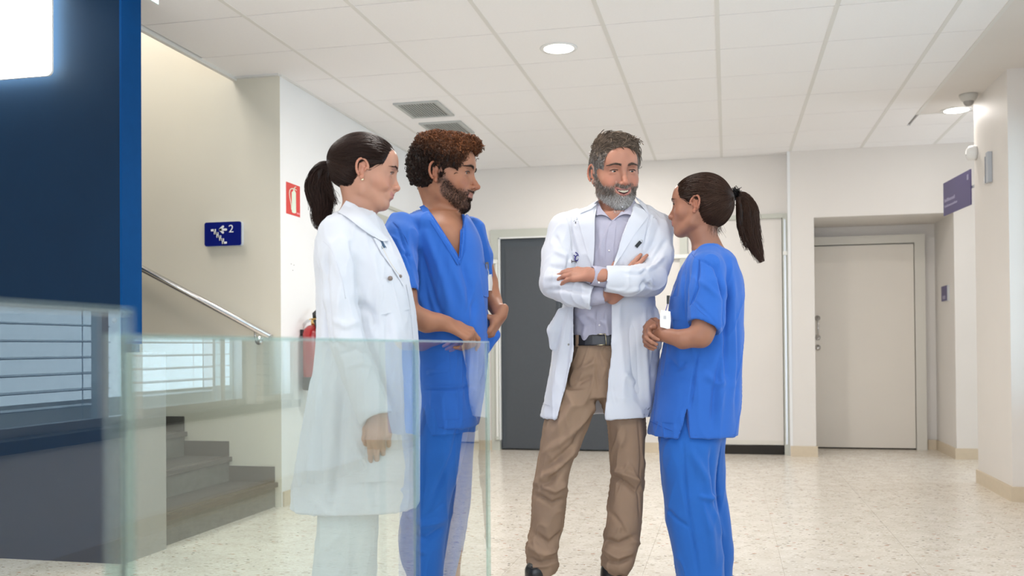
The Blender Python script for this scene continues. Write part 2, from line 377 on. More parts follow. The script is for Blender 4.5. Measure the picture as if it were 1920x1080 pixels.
# pale door in the recess
d3 = st(MB().box(.80, 1.752, 9.745, 9.78, .012, 1.975).build('door_3', m_door, bevel=.003))
f = MB(); f.box(1.757, 1.85, 9.73, 9.79, 0, 2.065); f.box(.787, 1.757, 9.73, 9.79, 1.985, 2.065); f.build('door_frame', m_frame, d3)
hd = MB(); hd.tube([(.862, 9.742, 1.275), (.862, 9.70, 1.27), (.862, 9.70, 1.085), (.862, 9.742, 1.08)], .009, 10); hd.build('door_handle', m_steel, d3, smooth=True)
for z in (1.272, 1.083, .985): MB().lathe([(0, 0), (.026, 0), (.026, .008), (0, .009)], c=(.862, 9.733, z), axis=1, seg=20).build('rosette', m_steel, d3, smooth=True)
MB().box(.80, 1.752, 9.75, 9.775, 0.001, .012).build('door_gap', m_dark, d3)
# door on the left wall
d4 = st(MB().box(XL-.02, XL+.012, 6.82, 8.5, .01, 2.02).build('door_4', m_wallw))
f = MB(); f.box(XL, XL+.03, 6.72, 6.80, 0, 2.11); f.box(XL, XL+.03, 8.52, 8.6, 0, 2.11); f.box(XL, XL+.03, 6.80, 8.52, 2.03, 2.11); f.build('door_frame', m_frameg, d4)
MB().box(XL, XL+.02, 6.68, 8.64, 2.19, 2.215).build('frame_cornice', m_frameg, d4)
MB().box(XL+.010, XL+.014, 7.30, 7.305, .02, 2.02).build('door_joint', m_frame, d4)
# ---------------------------------------------------------------- stairs
stt = st(MB().box(-6.19, XL-.335, 4.336, YS-.001, .0, .10).build('trim_stair', m_stone2))
RI, RU = .158, .322
for k in range(9):
    xf = XL-.045-RU*k; z = RI*(k+1)
    MB().box(max(xf-RU*1.0, -6.19), xf-.0, 4.337, YS-.002, z-RI*1.0, z-.03).build('stair_riser', m_stone2, stt)
    MB().box(max(xf-RU-.02, -6.19), xf+.022, 4.337, YS-.002, z-.03, z).build('stair_tread', m_stone, stt, bevel=.003)
    MB().box(xf-.032, xf-.028, 4.337, YS-.02, z, z+.0012).build('nosing_strip', m_steel, stt)
    MB().box(xf-.02, xf-.016, 4.337, YS-.02, z, z+.0012).build('nosing_strip', m_steel, stt)
    MB().box(xf-RU+.005, xf+.0, YS-.015, YS-.001, z, z+.10).build('stair_skirting', m_stone, stt, bevel=.002)
# handrail
hr = thing('stair_handrail', 'polished steel handrail sloping down beside the grey stairs', 'handrail', (XL-.1, YS-.06, 0))
e1 = PL(507, 632, 1, YS-.06); e0 = PL(265, 503, 1, YS-.06); dv = (e0-e1)/np.linalg.norm(e0-e1)
e9 = e1+dv*3.4
MB().tube([tuple(e1), tuple(e9)], .021, 24).build('rail_tube', m_steel, hr, smooth=True)
cap = MB().lathe([(0, 0), (.0215, 0), (.0215, .004), (0, .005)], seg=20).build('rail_cap', m_alu, hr); cap.matrix_parent_inverse = Matrix.Identity(4); cap.location = Vector(tuple(e1))-hr.location; cap.rotation_euler = Vector(tuple(-dv)).to_track_quat('Z', 'Y').to_euler()
for t in (.12, 1.3, 2.5):
    q = e1+dv*t
    MB().tube([(q[0], q[1], q[2]-.018), (q[0], q[1]+.005, q[2]-.06), (q[0], YS-.004, q[2]-.075)], .007, 8).build('bracket', m_steel, hr, smooth=True)
    MB().lathe([(0, 0), (.028, 0), (.028, .006), (0, .006)], c=(q[0], YS-.008, q[2]-.075), axis=1, seg=20).build('wall_plate', m_steel, hr, smooth=True)
# ---------------------------------------------------------------- lights
def downlight(x, y, label, r=.098, power=9, z=ZC):
    t = thing('ceiling_downlight', label, 'ceiling light', (x, y, z), group='round downlights')
    MB().lathe([(r*.9, -.004), (r*1.12, -.004), (r*1.14, 0), (r*.9, 0)], c=(x, y, z-.001), seg=40).build('trim_ring', m_wht, t, smooth=True)
    MB().lathe([(0, 0), (r*.9, 0), (r*.9, .004), (0, .004)], c=(x, y, z-.0055), seg=40).build('diffuser', mat('downlight_diffuser', (1, 1, 1), emit=(1, .97, .9), es=9), t)
    a = area('downlight_lamp', (x, y, z-.012), (0, 0, 0), r*1.7, r*1.7, power, (1, .945, .90), 'DISK'); a.parent = t; a.matrix_parent_inverse = t.matrix_world.inverted()
    return t
downlight(-.955, 5.53, 'round lit downlight in the ceiling above the group', power=34)
downlight(1.705, 7.73, 'round lit downlight beside the security camera', power=5)
downlight(PL(1141, 257, 2, ZC)[0], PL(1141, 257, 2, ZC)[1], 'round downlight partly hidden behind the bearded older man', power=18)
for (x, y) in ((-.95, 3.2), (.5, 2.2), (-.95, .9), (.9, 1.4), (-2.3, 3.3)): downlight(x, y, 'round lit downlight in the ceiling above the camera side of the hall', power=9.5)
# light panel on the blue wall
lp = thing('light_panel', 'glowing white square light panel on the dark blue wall', 'light panel', (-3.5, 3.92, 2.33))
def rrect(x0, x1, z0, z1, r, n=6):
    P = []
    for cx, cz, a0 in ((x1-r, z0+r, -90), (x1-r, z1-r, 0), (x0+r, z1-r, 90), (x0+r, z0+r, 180)):
        for k in range(n+1):
            a = math.radians(a0+90*k/n); P.append((cx+r*math.cos(a), cz+r*math.sin(a)))
    return P
MB().prism(rrect(-3.86, -3.124, 2.325, 3.06, .028), 1, 3.905, 3.915).build('lit_face', mat('lit_panel_face', (1, 1, 1), emit=(.96, 1, 1), es=12), lp)
MB().prism(rrect(-3.865, -3.119, 2.32, 3.065, .03), 1, 3.915, 3.927).build('panel_rim', m_wht, lp)
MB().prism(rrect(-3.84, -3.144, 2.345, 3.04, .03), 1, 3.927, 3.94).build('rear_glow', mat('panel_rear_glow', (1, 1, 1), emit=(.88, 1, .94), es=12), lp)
# vents
def vent(x0, x1, y0, y1, label):
    t = thing('ceiling_vent', label, 'vent', ((x0+x1)/2, (y0+y1)/2, ZC), group='ceiling air vents')
    z = ZC; f = MB()
    w = .028
    for b in ((x0, x1, y0, y0+w), (x0, x1, y1-w, y1), (x0, x0+w, y0+w, y1-w), (x1-w, x1, y0+w, y1-w)): f.box(*b, z-.012, z+.002)
    f.build('vent_frame', mat('vent_metal', srgb(178, 180, 176), .4), t)
    MB().box(x0+w, x1-w, y0+w, y1-w, z-.001, z).build('vent_back', mat('vent_dark', srgb(96, 98, 98), .7), t)
    n = 14
    for k in range(n):
        x = x0+w+(x1-x0-2*w)*(k+.5)/n
        MB().box(x-.0045, x+.0045, y0+w, y1-w, z-.009, z-.003).build('vent_slat', mat('vent_slat_metal', srgb(168, 169, 166), .4), t)
vent(-2.335, -2.0, 6.48, 6.92, 'grey ceiling vent nearer the camera, the larger of the two')
vent(-2.345, -2.005, 7.10, 7.53, 'grey ceiling vent just behind the larger one, above the curly-haired man')
# security camera
sc = thing('security_camera', 'white dome security camera on the ceiling beside the pillar', 'security camera', (1.66, 7.12, ZC))
c0 = PL(1816, 178, 2, 2.772); x, y = c0[0], c0[1]
MB().lathe([(0, 0), (.062, 0), (.062, -.012), (.052, -.035), (.04, -.05), (0, -.052)], c=(x, y, ZC-.001), seg=32).build('camera_base', mat('camera_grey_white', srgb(186, 183, 176), .4), sc, smooth=True)
bm = MB(); bm.lathe([(.005, -.036), (.02, -.032), (.032, -.018), (.036, 0), (.032, .018), (.02, .032), (.005, .036)], c=(x, y, ZC-.05), seg=28); bm.build('camera_ball', mat('camera_grey', srgb(150, 146, 140), .3), sc, smooth=True)
o = MB().lathe([(0, 0), (.022, 0), (.022, .012), (.015, .014), (.015, .008), (0, .007)], seg=24).build('lens', m_black, sc, smooth=True)
o.location = Vector((x, y, ZC-.052))+Vector((-.15, -.85, -.45)).normalized()*.030-sc.location; o.rotation_euler = Vector((-.15, -.85, -.45)).to_track_quat('Z', 'Y').to_euler()
# siren / sensor on the pillar edge
sr = thing('wall_sensor', 'white rounded alarm sensor on the corner of the right pillar', 'alarm sensor', (XR, 7.47, 2.39))
MB().lathe([(0, 0), (.05, 0), (.056, -.02), (.05, -.05), (.03, -.066), (0, -.068)], c=(XR-.001, 7.44, 2.39), axis=0, seg=28).build('sensor_shell', m_wht, sr, smooth=True)
MB().box(XR-.072, XR-.066, 7.43, 7.45, 2.375, 2.382).build('sensor_led', m_alu, sr)
cb = thing('call_box', 'slim grey and blue wall box on the right pillar face', 'wall box', (XR, 7.07, 2.2))
MB().box(XR-.03, XR, 7.02, 7.075, 2.11, 2.32).build('box_body', mat('light_grey_plastic', srgb(176, 180, 186), .4), cb, bevel=.004)
MB().box(XR-.026, XR-.002, 7.075, 7.115, 2.115, 2.30).build('box_front', mat('slate_blue_plastic', srgb(72, 86, 110), .4), cb, bevel=.004)
tag(MB().lathe([(0, 0), (.03, 0), (.03, -.008), (0, -.009)], c=(XR-.0005, 7.19, 2.15), axis=0, seg=24).build('wall_disc', m_wht, smooth=True), 'small pale round disc on the pillar beside the wall box', 'wall disc')
# projecting navy sign
sg = thing('corridor_sign', 'navy rectangular direction sign projecting by the right pillar', 'sign', (1.77, 7.64, 2.17))
A = PL(1818, 350, 0, 1.80); Bp = PL(1781, 382, 0, 1.735)
dirv = Vector((1.745-1.80, 8.28-7.66, 0)).normalized(); nn = Vector((-dirv.y, dirv.x, 0))
o0 = Vector((1.775, 7.64, 2.045))
def sp_(u, v, n): return tuple(o0+dirv*u+nn*n+Vector((0, 0, v)))
def slab(u0, u1, v0, v1, n0, n1):
    m = MB(); i = 0
    m.v = [sp_(u0, v0, n0), sp_(u1, v0, n0), sp_(u1, v1, n0), sp_(u0, v1, n0), sp_(u0, v0, n1), sp_(u1, v0, n1), sp_(u1, v1, n1), sp_(u0, v1, n1)]
    m.f = [(0,3,2,1),(4,5,6,7),(0,1,5,4),(1,2,6,5),(2,3,7,6),(3,0,4,7)]; return m
slab(0, .64, 0, .265, -.008, 0).build('sign_plate', m_navy2, sg)
random.seed(3)
u = .60
txt = MB()
for row, (v, hgt, n_) in enumerate(((.105, .020, 9), (.062, .014, 11))):
    u = .61
    for k in range(n_):
        wd_ = random.choice((.016, .02, .024))
        q = slab(u-wd_, u, v, v+hgt*random.choice((1, 1, 1.35)), 0, .0015); n = len(txt.v); txt.v += q.v; txt.f += [tuple(n+i for i in f_) for f_ in q.f]
        u -= wd_+.008
txt.build('sign_lettering', mat('faded_print', srgb(150, 146, 172), .5), sg)['kind'] = 'stuff'
slab(.04, .075, .195, .235, 0, .0015).build('sign_pictogram', mat('faded_print', srgb(150, 146, 172), .5), sg)
slab(-.13, 0.02, .12, .14, -.014, -.008).build('sign_bracket', m_alu, sg)
# small sign in the recess
s2 = thing('room_sign', 'small navy room sign on the side wall near the pale door', 'sign', (1.95, 9.1, 1.47))
yA, yB_ = PL(1767, 548, 0, 1.94)[1], PL(1778, 548, 0, 1.94)[1]
MB().box(1.932, 1.95, yB_, yA, 1.40, 1.54).build('sign_plate', m_alu, s2); MB().box(1.93, 1.932, yB_+.015, yA, 1.402, 1.538).build('sign_face', m_navy2, s2)
MB().box(1.929, 1.93, yB_+.07, yA-.05, 1.42, 1.45).build('sign_pictogram', mat('faded_print', srgb(150, 146, 172), .5), s2)
# stair sign with arrow and 2
ss = thing('stair_sign', 'navy blue stair sign with arrow and number 2 above the handrail', 'sign', (-3.18, YS, 1.75))
x0, x1, z0, z1 = -3.316, -3.055, 1.683, 1.838; yf = YS-.022
MB().prism(rrect(x0, x1, z0, z1, .014), 1, yf-.002, yf+.0005).build('sign_face', m_navy, ss)
MB().prism(rrect(x0+.002, x1+.006, z0-.003, z1-.001, .014), 1, yf+.0005, YS-.001).build('sign_backing', mat('sign_backing_grey', srgb(190, 196, 204), .4), ss)
cw = (x1-x0)/905; 
def sx(p): return x0+(p-230)*cw
def sz(p): return z1-(p-255)*cw*1.0
pts = [(395, 435), (492, 435), (492, 508), (557, 508), (557, 580), (622, 580), (622, 650), (692, 650), (692, 725), (785, 725)]
for i, ((a, b), (c, d)) in enumerate(zip(pts[:-1], pts[1:])):
    hw = 24
    MB().box(sx(min(a, c)-hw*(a == c)), sx(max(a, c)+hw*(a == c)), yf-.004, yf-.002, sz(max(b, d)+hw), sz(min(b, d)-hw)).build('stair_pictogram_piece', m_signw, ss)
def bar2(a, b, hw, nm):
    (x_, z_), (X_, Z_) = a, b; d = Vector((X_-x_, Z_-z_)).normalized(); n = Vector((-d.y, d.x))*hw
    P = []
    for (cx, cz, sgn) in ((X_, Z_, 1), (x_, z_, -1)):
        for k in range(7):
            an = math.pi*(k/6-.5); v = d*math.cos(an)*sgn*hw+n*math.sin(an)*sgn
            P.append((sx(cx+v.x), sz(cz+v.y)))
    MB().prism(P, 1, yf-.004, yf-.002).build(nm, m_signw, ss)
bar2((625, 430), (770, 430), 26, 'arrow'); bar2((620, 425), (692, 362), 26, 'arrow'); bar2((620, 432), (692, 495), 26, 'arrow')
tt = text('2', .0715, m_signw, 'digit', ss, (0, 0, 0), (math.radians(90), 0, 0))
tt.data.name = 'digit'; tt.location = Vector((sx(893), yf-.003, sz(424)))-ss.location; tt.scale = (1.05, 1, 1)
tm = tt.modifiers.new('bold', 'SOLIDIFY'); tm.thickness = .0; tt.modifiers.remove(tm)
# hanging pale sign at the top left (only its corner is in view)
q = PL(297, 9, 2, 2.52)
hs = thing('hanging_sign', 'corner of a pale green hanging exit sign at the ceiling edge', 'sign', (q[0], q[1], 2.6))
MB().box(q[0]-.004, q[0]+.002, q[1]-.4, q[1], 2.52, 2.70).build('sign_plate', mat('pale_luminescent', srgb(214, 230, 228), .5), hs)
MB().box(q[0]+.002, q[0]+.003, q[1]-.2, q[1]-.04, 2.55, 2.68).build('sign_print', mat('green_print', srgb(40, 120, 116), .5), hs)
for yy in (q[1]-.05, q[1]-.35): MB().tube([(q[0], yy, 2.70), (q[0], yy, ZC)], .0015, 6).build('wire', m_alu, hs)
# extinguisher sign
es = thing('extinguisher_sign', 'red fire extinguisher sign on the white wall', 'sign', (XL, 5.8, 2.0))
ya, yb, za, zb = 5.70, 5.905, 1.893, 2.10; xf = XL+.002
MB().box(XL, xf, ya, yb, za, zb).build('sign_plate', m_red, es)
cy_ = (yb-ya)/310; cz_ = (zb-za)/730
def ey(p): return ya+(p-190)*cy_
def ez(p, qx): return zb-(p-118-(qx-190)*.36)*cz_*1.0
P = [(310, 372), (318, 352), (335, 340), (345, 322), (345, 300), (370, 300), (372, 325), (388, 345), (402, 385), (404, 850), (380, 858), (330, 845), (310, 815)]
MB().prism([(ey(a), ez(b, a)) for a, b in P], 0, xf, xf+.001).build('extinguisher_pictogram', m_lum, es)
def eb(pl_, w_, nm):
    t_ = [(xf+.0006, ey(a), ez(b, a)) for a, b in pl_]
    MB().tube(t_, w_, 6).build(nm, m_lum, es)
eb([(352, 290), (320, 278), (285, 290), (262, 330), (254, 390), (262, 470), (276, 560), (290, 640), (297, 700), (300, 770)], .0035, 'hose_pictogram')
eb([(350, 285), (375, 252), (402, 240)], .003, 'hose_pictogram'); eb([(350, 285), (385, 295), (415, 318)], .003, 'hose_pictogram')
MB().box(xf, xf+.001, ey(420), ey(492), ez(890, 455), ez(850, 455)).build('sign_small_print', mat('pink_print', srgb(226, 140, 150), .5), es)
for (a, b) in ((546, 495), (551, 497), (549, 507)):
    q = PL(a, b, 0, XL); MB().box(XL, XL+.0008, q[1]-.004, q[1]+.004, q[2]-.002, q[2]+.002).build('screw_hole', m_dark, wl)
# fire extinguisher
ex = thing('fire_extinguisher', 'red fire extinguisher with black base hung on the white wall', 'fire extinguisher', (XL+.085, 5.93, .73))
x, y = XL+.088, 5.93; zb_ = .735; zt = 1.16
MB().lathe([(0, zb_+.05), (.077, zb_+.05), (.077, zt-.05), (.07, zt-.02), (.045, zt+.005), (.02, zt+.012), (0, zt+.012)], c=(x, y, 0), seg=32).build('cylinder_body', m_exred, ex, smooth=True)
MB().lathe([(0, zb_), (.074, zb_), (.08, zb_+.008), (.08, zb_+.085), (.077, zb_+.088), (0, zb_+.088)], c=(x, y, 0), seg=32).build('base_ring', m_black, ex, smooth=True)
MB().lathe([(0, zt+.01), (.02, zt+.01), (.022, zt+.03), (.016, zt+.055), (0, zt+.056)], c=(x, y, 0), seg=20).build('valve', m_brass, ex, smooth=True)
MB().tube([(x, y+.01, zt+.055), (x, y+.0, zt+.085), (x, y+.06, zt+.115), (x, y+.12, zt+.12)], [.014, .013, .009, .007], 10).build('carry_handle', m_black, ex, smooth=True)
MB().tube([(x, y, zt+.045), (x, y-.05, zt+.05), (x, y-.075, zt+.045)], [.006, .004, .003], 8).build('trigger', m_brass, ex, smooth=True)
MB().tube([(x+.01, y-.01, zt+.035), (x+.035, y-.05, zt+.03), (x+.06, y-.078, zt-.02), (x+.078, y-.055, zt-.1), (x+.08, y-.05, .98), (x+.08, y-.05, .80)], .013, 12).build('hose', m_black, ex, smooth=True)
MB().box(x+.07, x+.095, y-.068, y-.032, .90, .925).build('hose_clip', m_wht, ex)
MB().box(XL, x-.05, y-.03, y+.03, 1.10, 1.14).build('wall_bracket', m_black, ex)
lb = MB(); 
pr = []
for k in range(9):
    a = math.radians(-30+k*11); pr.append((x+.0785*math.cos(a), y+.0785*math.sin(a)))
for k in range(8, -1, -1):
    a = math.radians(-30+k*11); pr.append((x+.0772*math.cos(a), y+.0772*math.sin(a)))
lb.prism(pr, 2, .87, 1.08).build('label', mat('pale_label', srgb(214, 208, 204), .5), ex)
# ---------------------------------------------------------------- glass balustrade panes
def pane(x, y0, y1, zt, label, th=.012):
    t = thing('glass_balustrade_pane', label, 'glass balustrade', (x, (y0+y1)/2, 0), group='glass balustrade panes')
    MB().box(x-.0004, x+.0004, y0, y1-.004, .0, zt-.004).build('glass_sheet', m_glass, t)
    MB().box(x-th/2, x+th/2, y1-.004, y1, 0, zt).build('edge', m_glassedge, t); MB().box(x-th/2, x+th/2, y0, y0+.003, 0, zt).build('edge', m_glassedge, t)
    MB().box(x-th/2, x+th/2, y0, y1, zt-.004, zt).build('top_edge', m_glassedge, t)
GX = -.60
pane(GX+.10, -.6, .722, 1.045, 'nearest glass balustrade pane at the left edge of the picture')
pane(GX, .833, 1.79, 1.026, 'middle glass balustrade pane in front of the white-coated woman')
pane(GX-.035, .90, 2.50, 1.027, 'farthest glass balustrade pane, its end edge in front of the curly-haired man')
# ---------------------------------------------------------------- outside the windows
st(MB().box(2.1, 40, -30, 6.5, -.4, -.3).build('ground_outside', mat('pale_paving', srgb(190, 200, 196), .8)))
ow = thing('garden_wall', 'low pale garden wall with terracotta coping outside the windows', 'garden wall', (9, 4, -.3))
MB().box(8.9, 9.1, -14, 6.4, -.3, .62).build('wall_body', mat('outside_render', srgb(205, 222, 225), .8), ow)
MB().box(8.82, 9.18, -14, 6.4, .62, .70).build('coping', mat('terracotta', srgb(150, 92, 80), .7), ow)
ob = thing('building', 'pale green-grey building opposite the windows', 'building', (16, 0, 0))
MB().box(15, 19, -22, 6.0, -.3, 6.5).build('wall', mat('opposite_render', srgb(120, 150, 146), .8), ob)
for k in range(6): MB().box(14.9, 15.02, -19+4*k, -17.4+4*k, .9, 2.6).build('window', mat('opposite_window', srgb(70, 92, 100), .2), ob)
def shrub(x, y, z, s, label):
    m = MB(); random.seed(int(x*10+y*7))
    for k in range(1500):
        a, b = random.random()*6.28, random.random()**.5; u = random.uniform(-1, 1); rr = s*(random.random()**.33)
        p_ = Vector((x+rr*math.cos(a)*(1-u*u)**.5*.8, y+rr*math.sin(a)*(1-u*u)**.5*1.2, z+s*.7*u)); n = len(m.v)
        d1 = Vector([random.gauss(0, 1) for _ in range(3)]).normalized()*s*.06; d2 = Vector([random.gauss(0, 1) for _ in range(3)]).normalized()*s*.04
        m.v += [tuple(p_-d1), tuple(p_+d2), tuple(p_+d1), tuple(p_-d2)]; m.f.append((n, n+1, n+2, n+3))
    t = thing('shrub', label, 'shrub', (x, y, z))
    m.build('foliage', mat('leaf_green', srgb(170, 190, 96), .6, noise=.4, nscale=8), t); t.children[0]['kind'] = 'stuff'
    MB().tube([(x, y, -.3), (x, y, z)], .06, 8).build('stem', mat('bark', srgb(90, 70, 50), .8), t)
shrub(11, 1.0, 1.6, .9, 'yellow-green shrub outside behind the garden wall, farther along'); shrub(11.5, 4.6, 1.7, 1.0, 'yellow-green shrub outside behind the garden wall, near the corner'); shrub(10.8, -3.5, 1.6, .9, 'yellow-green shrub outside behind the garden wall, near side')
# ================================================================== implicit-surface toolkit for the people
f32 = np.float32
def axis(lo, hi, h, fine=()):
    "rectilinear axis: spacing h, finer (a, b, hf) in the given ranges"
    out = [lo]; x = lo
    while x < hi:
        s = h
        for a, b, hf in fine:
            if a-1e-6 <= x < b: s = min(s, hf)
            elif x < a and x+s > a: s = min(s, max(a-x, hf*.8))
        x += s; out.append(x)
    return np.array(out, f32)
class Vol:
    def __init__(s, xa, ya, za):
        s.a = (xa, ya, za); s.d = np.full((len(xa), len(ya), len(za)), 9., f32)
    def sub(s, lo, hi):
        sl = []
        for k in range(3):
            i0 = max(int(np.searchsorted(s.a[k], lo[k]))-1, 0); i1 = min(int(np.searchsorted(s.a[k], hi[k]))+2, len(s.a[k]))
            sl.append(slice(i0, i1))
        sl = tuple(sl)
        return sl, s.a[0][sl[0]][:, None, None], s.a[1][sl[1]][None, :, None], s.a[2][sl[2]][None, None, :]
    def mix(s, sl, d, op, k):
        o = s.d[sl]
        if o.size == 0: return
        if op == 's': d = -d; a_, sgn = o, -1
        elif op == 'i': sgn = -1
        else: sgn = 1
        a = o*sgn; b = d*sgn
        if k > 0:
            h = np.maximum(k-np.abs(a-b), 0)/k; r = np.minimum(a, b)-h*h*(k*.25)
        else: r = np.minimum(a, b)
        s.d[sl] = r*sgn
    def cap(s, p, q, r0, r1=None, k=.01, op='u', flat=None):
        r1 = r0 if r1 is None else r1; p = np.array(p, float); q = np.array(q, float); R = max(r0, r1)*(1 if flat is None else max(1, flat[1]))+k+.012
        lo = np.minimum(p, q)-R; hi = np.maximum(p, q)+R
        sl, X, Y, Z = s.sub(lo, hi)
        ab = q-p; L = float(ab@ab)+1e-12
        x, y, z = X-f32(p[0]), Y-f32(p[1]), Z-f32(p[2])
        t = np.clip((x*f32(ab[0])+y*f32(ab[1])+z*f32(ab[2]))/f32(L), 0, 1)
        x = x-t*f32(ab[0]); y = y-t*f32(ab[1]); z = z-t*f32(ab[2]); d2 = x*x+y*y+z*z
        if flat is not None:
            n = np.array(flat[0], float); n /= np.linalg.norm(n)
            c = x*f32(n[0])+y*f32(n[1])+z*f32(n[2]); d2 = d2+c*c*f32(1/flat[1]**2-1)
        d = np.sqrt(d2)-(r0+t*(r1-r0)).astype(f32)
        s.mix(sl, d, op, k)
    def chain(s, pts, rs, k=.01, op='u', flat=None):
        for i in range(len(pts)-1): s.cap(pts[i], pts[i+1], rs[i], rs[i+1], k if i == 0 else min(k, .012) if k else 0, op, flat)
    def ell(s, c, r, R=None, k=.01, op='u'):
        c = np.array(c, float); r = np.array(r, float); m = r.max()+k+.012
        if R is None: lo, hi = c-r-k-.012, c+r+k+.012
        else:
            e = np.sqrt(((np.array(R)*r[None, :])**2).sum(1)); lo, hi = c-e-k-.012, c+e+k+.012
        sl, X, Y, Z = s.sub(lo, hi); x, y, z = X-f32(c[0]), Y-f32(c[1]), Z-f32(c[2])
        if R is not None:
            R = np.array(R, f32); x, y, z = (x*R[0, 0]+y*R[1, 0]+z*R[2, 0]), (x*R[0, 1]+y*R[1, 1]+z*R[2, 1]), (x*R[0, 2]+y*R[1, 2]+z*R[2, 2])
        r = r.astype(f32); x, y, z = x/r[0], y/r[1], z/r[2]
        k0 = np.sqrt(x*x+y*y+z*z); k1 = np.sqrt((x/r[0])**2+(y/r[1])**2+(z/r[2])**2)+1e-6
        s.mix(sl, k0*(k0-1)/k1, op, k)
    def loft(s, rows, k=.01, op='u', n=2.3, tilt=None):
        "rows: (z, cx, cy, ax, ay[, rot]) from low to high z"
        rows = sorted(rows); A = np.array([list(r)+[0]*(6-len(r)) for r in rows], float)
        z0, z1 = A[0, 0], A[-1, 0]; mx = A[:, 3:5].max()+k+.02
        lo = (A[:, 1].min()-mx, A[:, 2].min()-mx, z0-k-.02); hi = (A[:, 1].max()+mx, A[:, 2].max()+mx, z1+k+.02)
        sl, X, Y, Z = s.sub(lo, hi); z = Z[0, 0]
        I = [csp(A[:, 0], A[:, j], z).astype(f32)[None, None, :] for j in range(1, 6)]
        x, y = X-I[0], Y-I[1]
        if np.abs(A[:, 5]).max() > 0:
            c, sn = np.cos(I[4]), np.sin(I[4]); x, y = x*c+y*sn, -x*sn+y*c
        ax, ay = np.maximum(I[2], .004), np.maximum(I[3], .004)
        q = (np.abs(x/ax)**n+np.abs(y/ay)**n)**(1/n)
        # distance estimate: (q-1) scaled by local radius
        rr = np.sqrt(x*x+y*y)/np.maximum(q, 1e-3)
        d = (q-1)*np.clip(rr, np.minimum(ax, ay), None)*.9
        d = np.maximum(d, np.maximum(f32(z0)-Z, Z-f32(z1)))
        s.mix(sl, d.astype(f32), op, k)
    def half(s, p, n, op='i', k=0):
        n = np.array(n, float); n /= np.linalg.norm(n); p = np.array(p, float)
        X, Y, Z = s.a[0][:, None, None], s.a[1][None, :, None], s.a[2][None, None, :]
        s.mix((slice(None),)*3, ((X-f32(p[0]))*f32(n[0])+(Y-f32(p[1]))*f32(n[1])+(Z-f32(p[2]))*f32(n[2])).astype(f32), op, k)
    def mesh(s, smooth=0):
        d = s.d; sg = d < 0
        nx, ny, nz = d.shape
        c = np.zeros((nx-1, ny-1, nz-1), np.uint8)
        for i in (0, 1):
            for j in (0, 1):
                for l in (0, 1): c += sg[i:nx-1+i, j:ny-1+j, l:nz-1+l]
        act = (c > 0) & (c < 8)
        I = np.argwhere(act); idx = np.full(act.shape, -1, np.int32); idx[act] = np.arange(len(I))
        acc = np.zeros((len(I), 3)); cnt = np.zeros(len(I))
        ax = s.a
        def P(ci): return np.stack([ax[k][ci[:, k]] for k in range(3)], 1).astype(float)
        for a in range(3):
            o = [k for k in range(3) if k != a]
            for u in (0, 1):
                for v in (0, 1):
                    A = I.copy(); A[:, o[0]] += u; A[:, o[1]] += v; B = A.copy(); B[:, a] += 1
                    da = d[A[:, 0], A[:, 1], A[:, 2]].astype(float); db = d[B[:, 0], B[:, 1], B[:, 2]].astype(float)
                    m = (da < 0) != (db < 0); t = np.where(m, da/np.where(m, da-db, 1), 0)
                    pa, pb = P(A), P(B); acc += np.where(m[:, None], pa+(pb-pa)*t[:, None], 0); cnt += m
        V = acc/cnt[:, None]
        Q = []
        for a in range(3):
            o = [k for k in range(3) if k != a]
            s0 = [slice(None)]*3; s1 = [slice(None)]*3; s0[a] = slice(0, -1); s1[a] = slice(1, None)
            ch = sg[tuple(s0)] != sg[tuple(s1)]
            E = np.argwhere(ch); ok = (E[:, o[0]] > 0) & (E[:, o[1]] > 0) & (E[:, o[0]] < act.shape[o[0]]) & (E[:, o[1]] < act.shape[o[1]]); E = E[ok]
            ins = sg[E[:, 0], E[:, 1], E[:, 2]]
            q = []
            for u, v in ((1, 1), (0, 1), (0, 0), (1, 0)):
                A = E.copy(); A[:, o[0]] -= u; A[:, o[1]] -= v; q.append(idx[A[:, 0], A[:, 1], A[:, 2]])
            q = np.stack(q, 1); flip = ins if a != 1 else ~ins
            q[~flip] = q[~flip][:, ::-1]; Q.append(q)
        Q = np.concatenate(Q); W0 = V-V.mean(0)
        if (np.einsum('ij,ij->i', W0[Q[:, 0]], np.cross(W0[Q[:, 1]], W0[Q[:, 2]]))).sum() < 0: Q = Q[:, ::-1]
        for _ in range(smooth): V = lap(V, Q)
        return V, Q
def csp(xs, ys, x):
    "monotone-ish cubic (Catmull-Rom) interpolation"
    m = np.gradient(ys, xs) if len(xs) > 2 else np.full(len(xs), (ys[-1]-ys[0])/(xs[-1]-xs[0]))
    x = np.clip(x, xs[0], xs[-1]); i = np.clip(np.searchsorted(xs, x)-1, 0, len(xs)-2)
    h = xs[i+1]-xs[i]; t = (x-xs[i])/h
    return (2*t**3-3*t**2+1)*ys[i]+(t**3-2*t**2+t)*h*m[i]+(-2*t**3+3*t**2)*ys[i+1]+(t**3-t**2)*h*m[i+1]
def lap(V, Q, w=.5):
    S = np.zeros_like(V); C_ = np.zeros(len(V))
    for a, b in ((0, 1), (1, 2), (2, 3), (3, 0)):
        np.add.at(S, Q[:, a], V[Q[:, b]]); np.add.at(S, Q[:, b], V[Q[:, a]]); np.add.at(C_, Q[:, a], 1); np.add.at(C_, Q[:, b], 1)
    return V*(1-w)+w*S/np.maximum(C_, 1)[:, None]
def vnormals(V, Q):
    n = np.cross(V[Q[:, 2]]-V[Q[:, 0]], V[Q[:, 3]]-V[Q[:, 1]]); N = np.zeros_like(V)
    for k in range(4): np.add.at(N, Q[:, k], n)
    return N/np.maximum(np.linalg.norm(N, axis=1), 1e-12)[:, None]
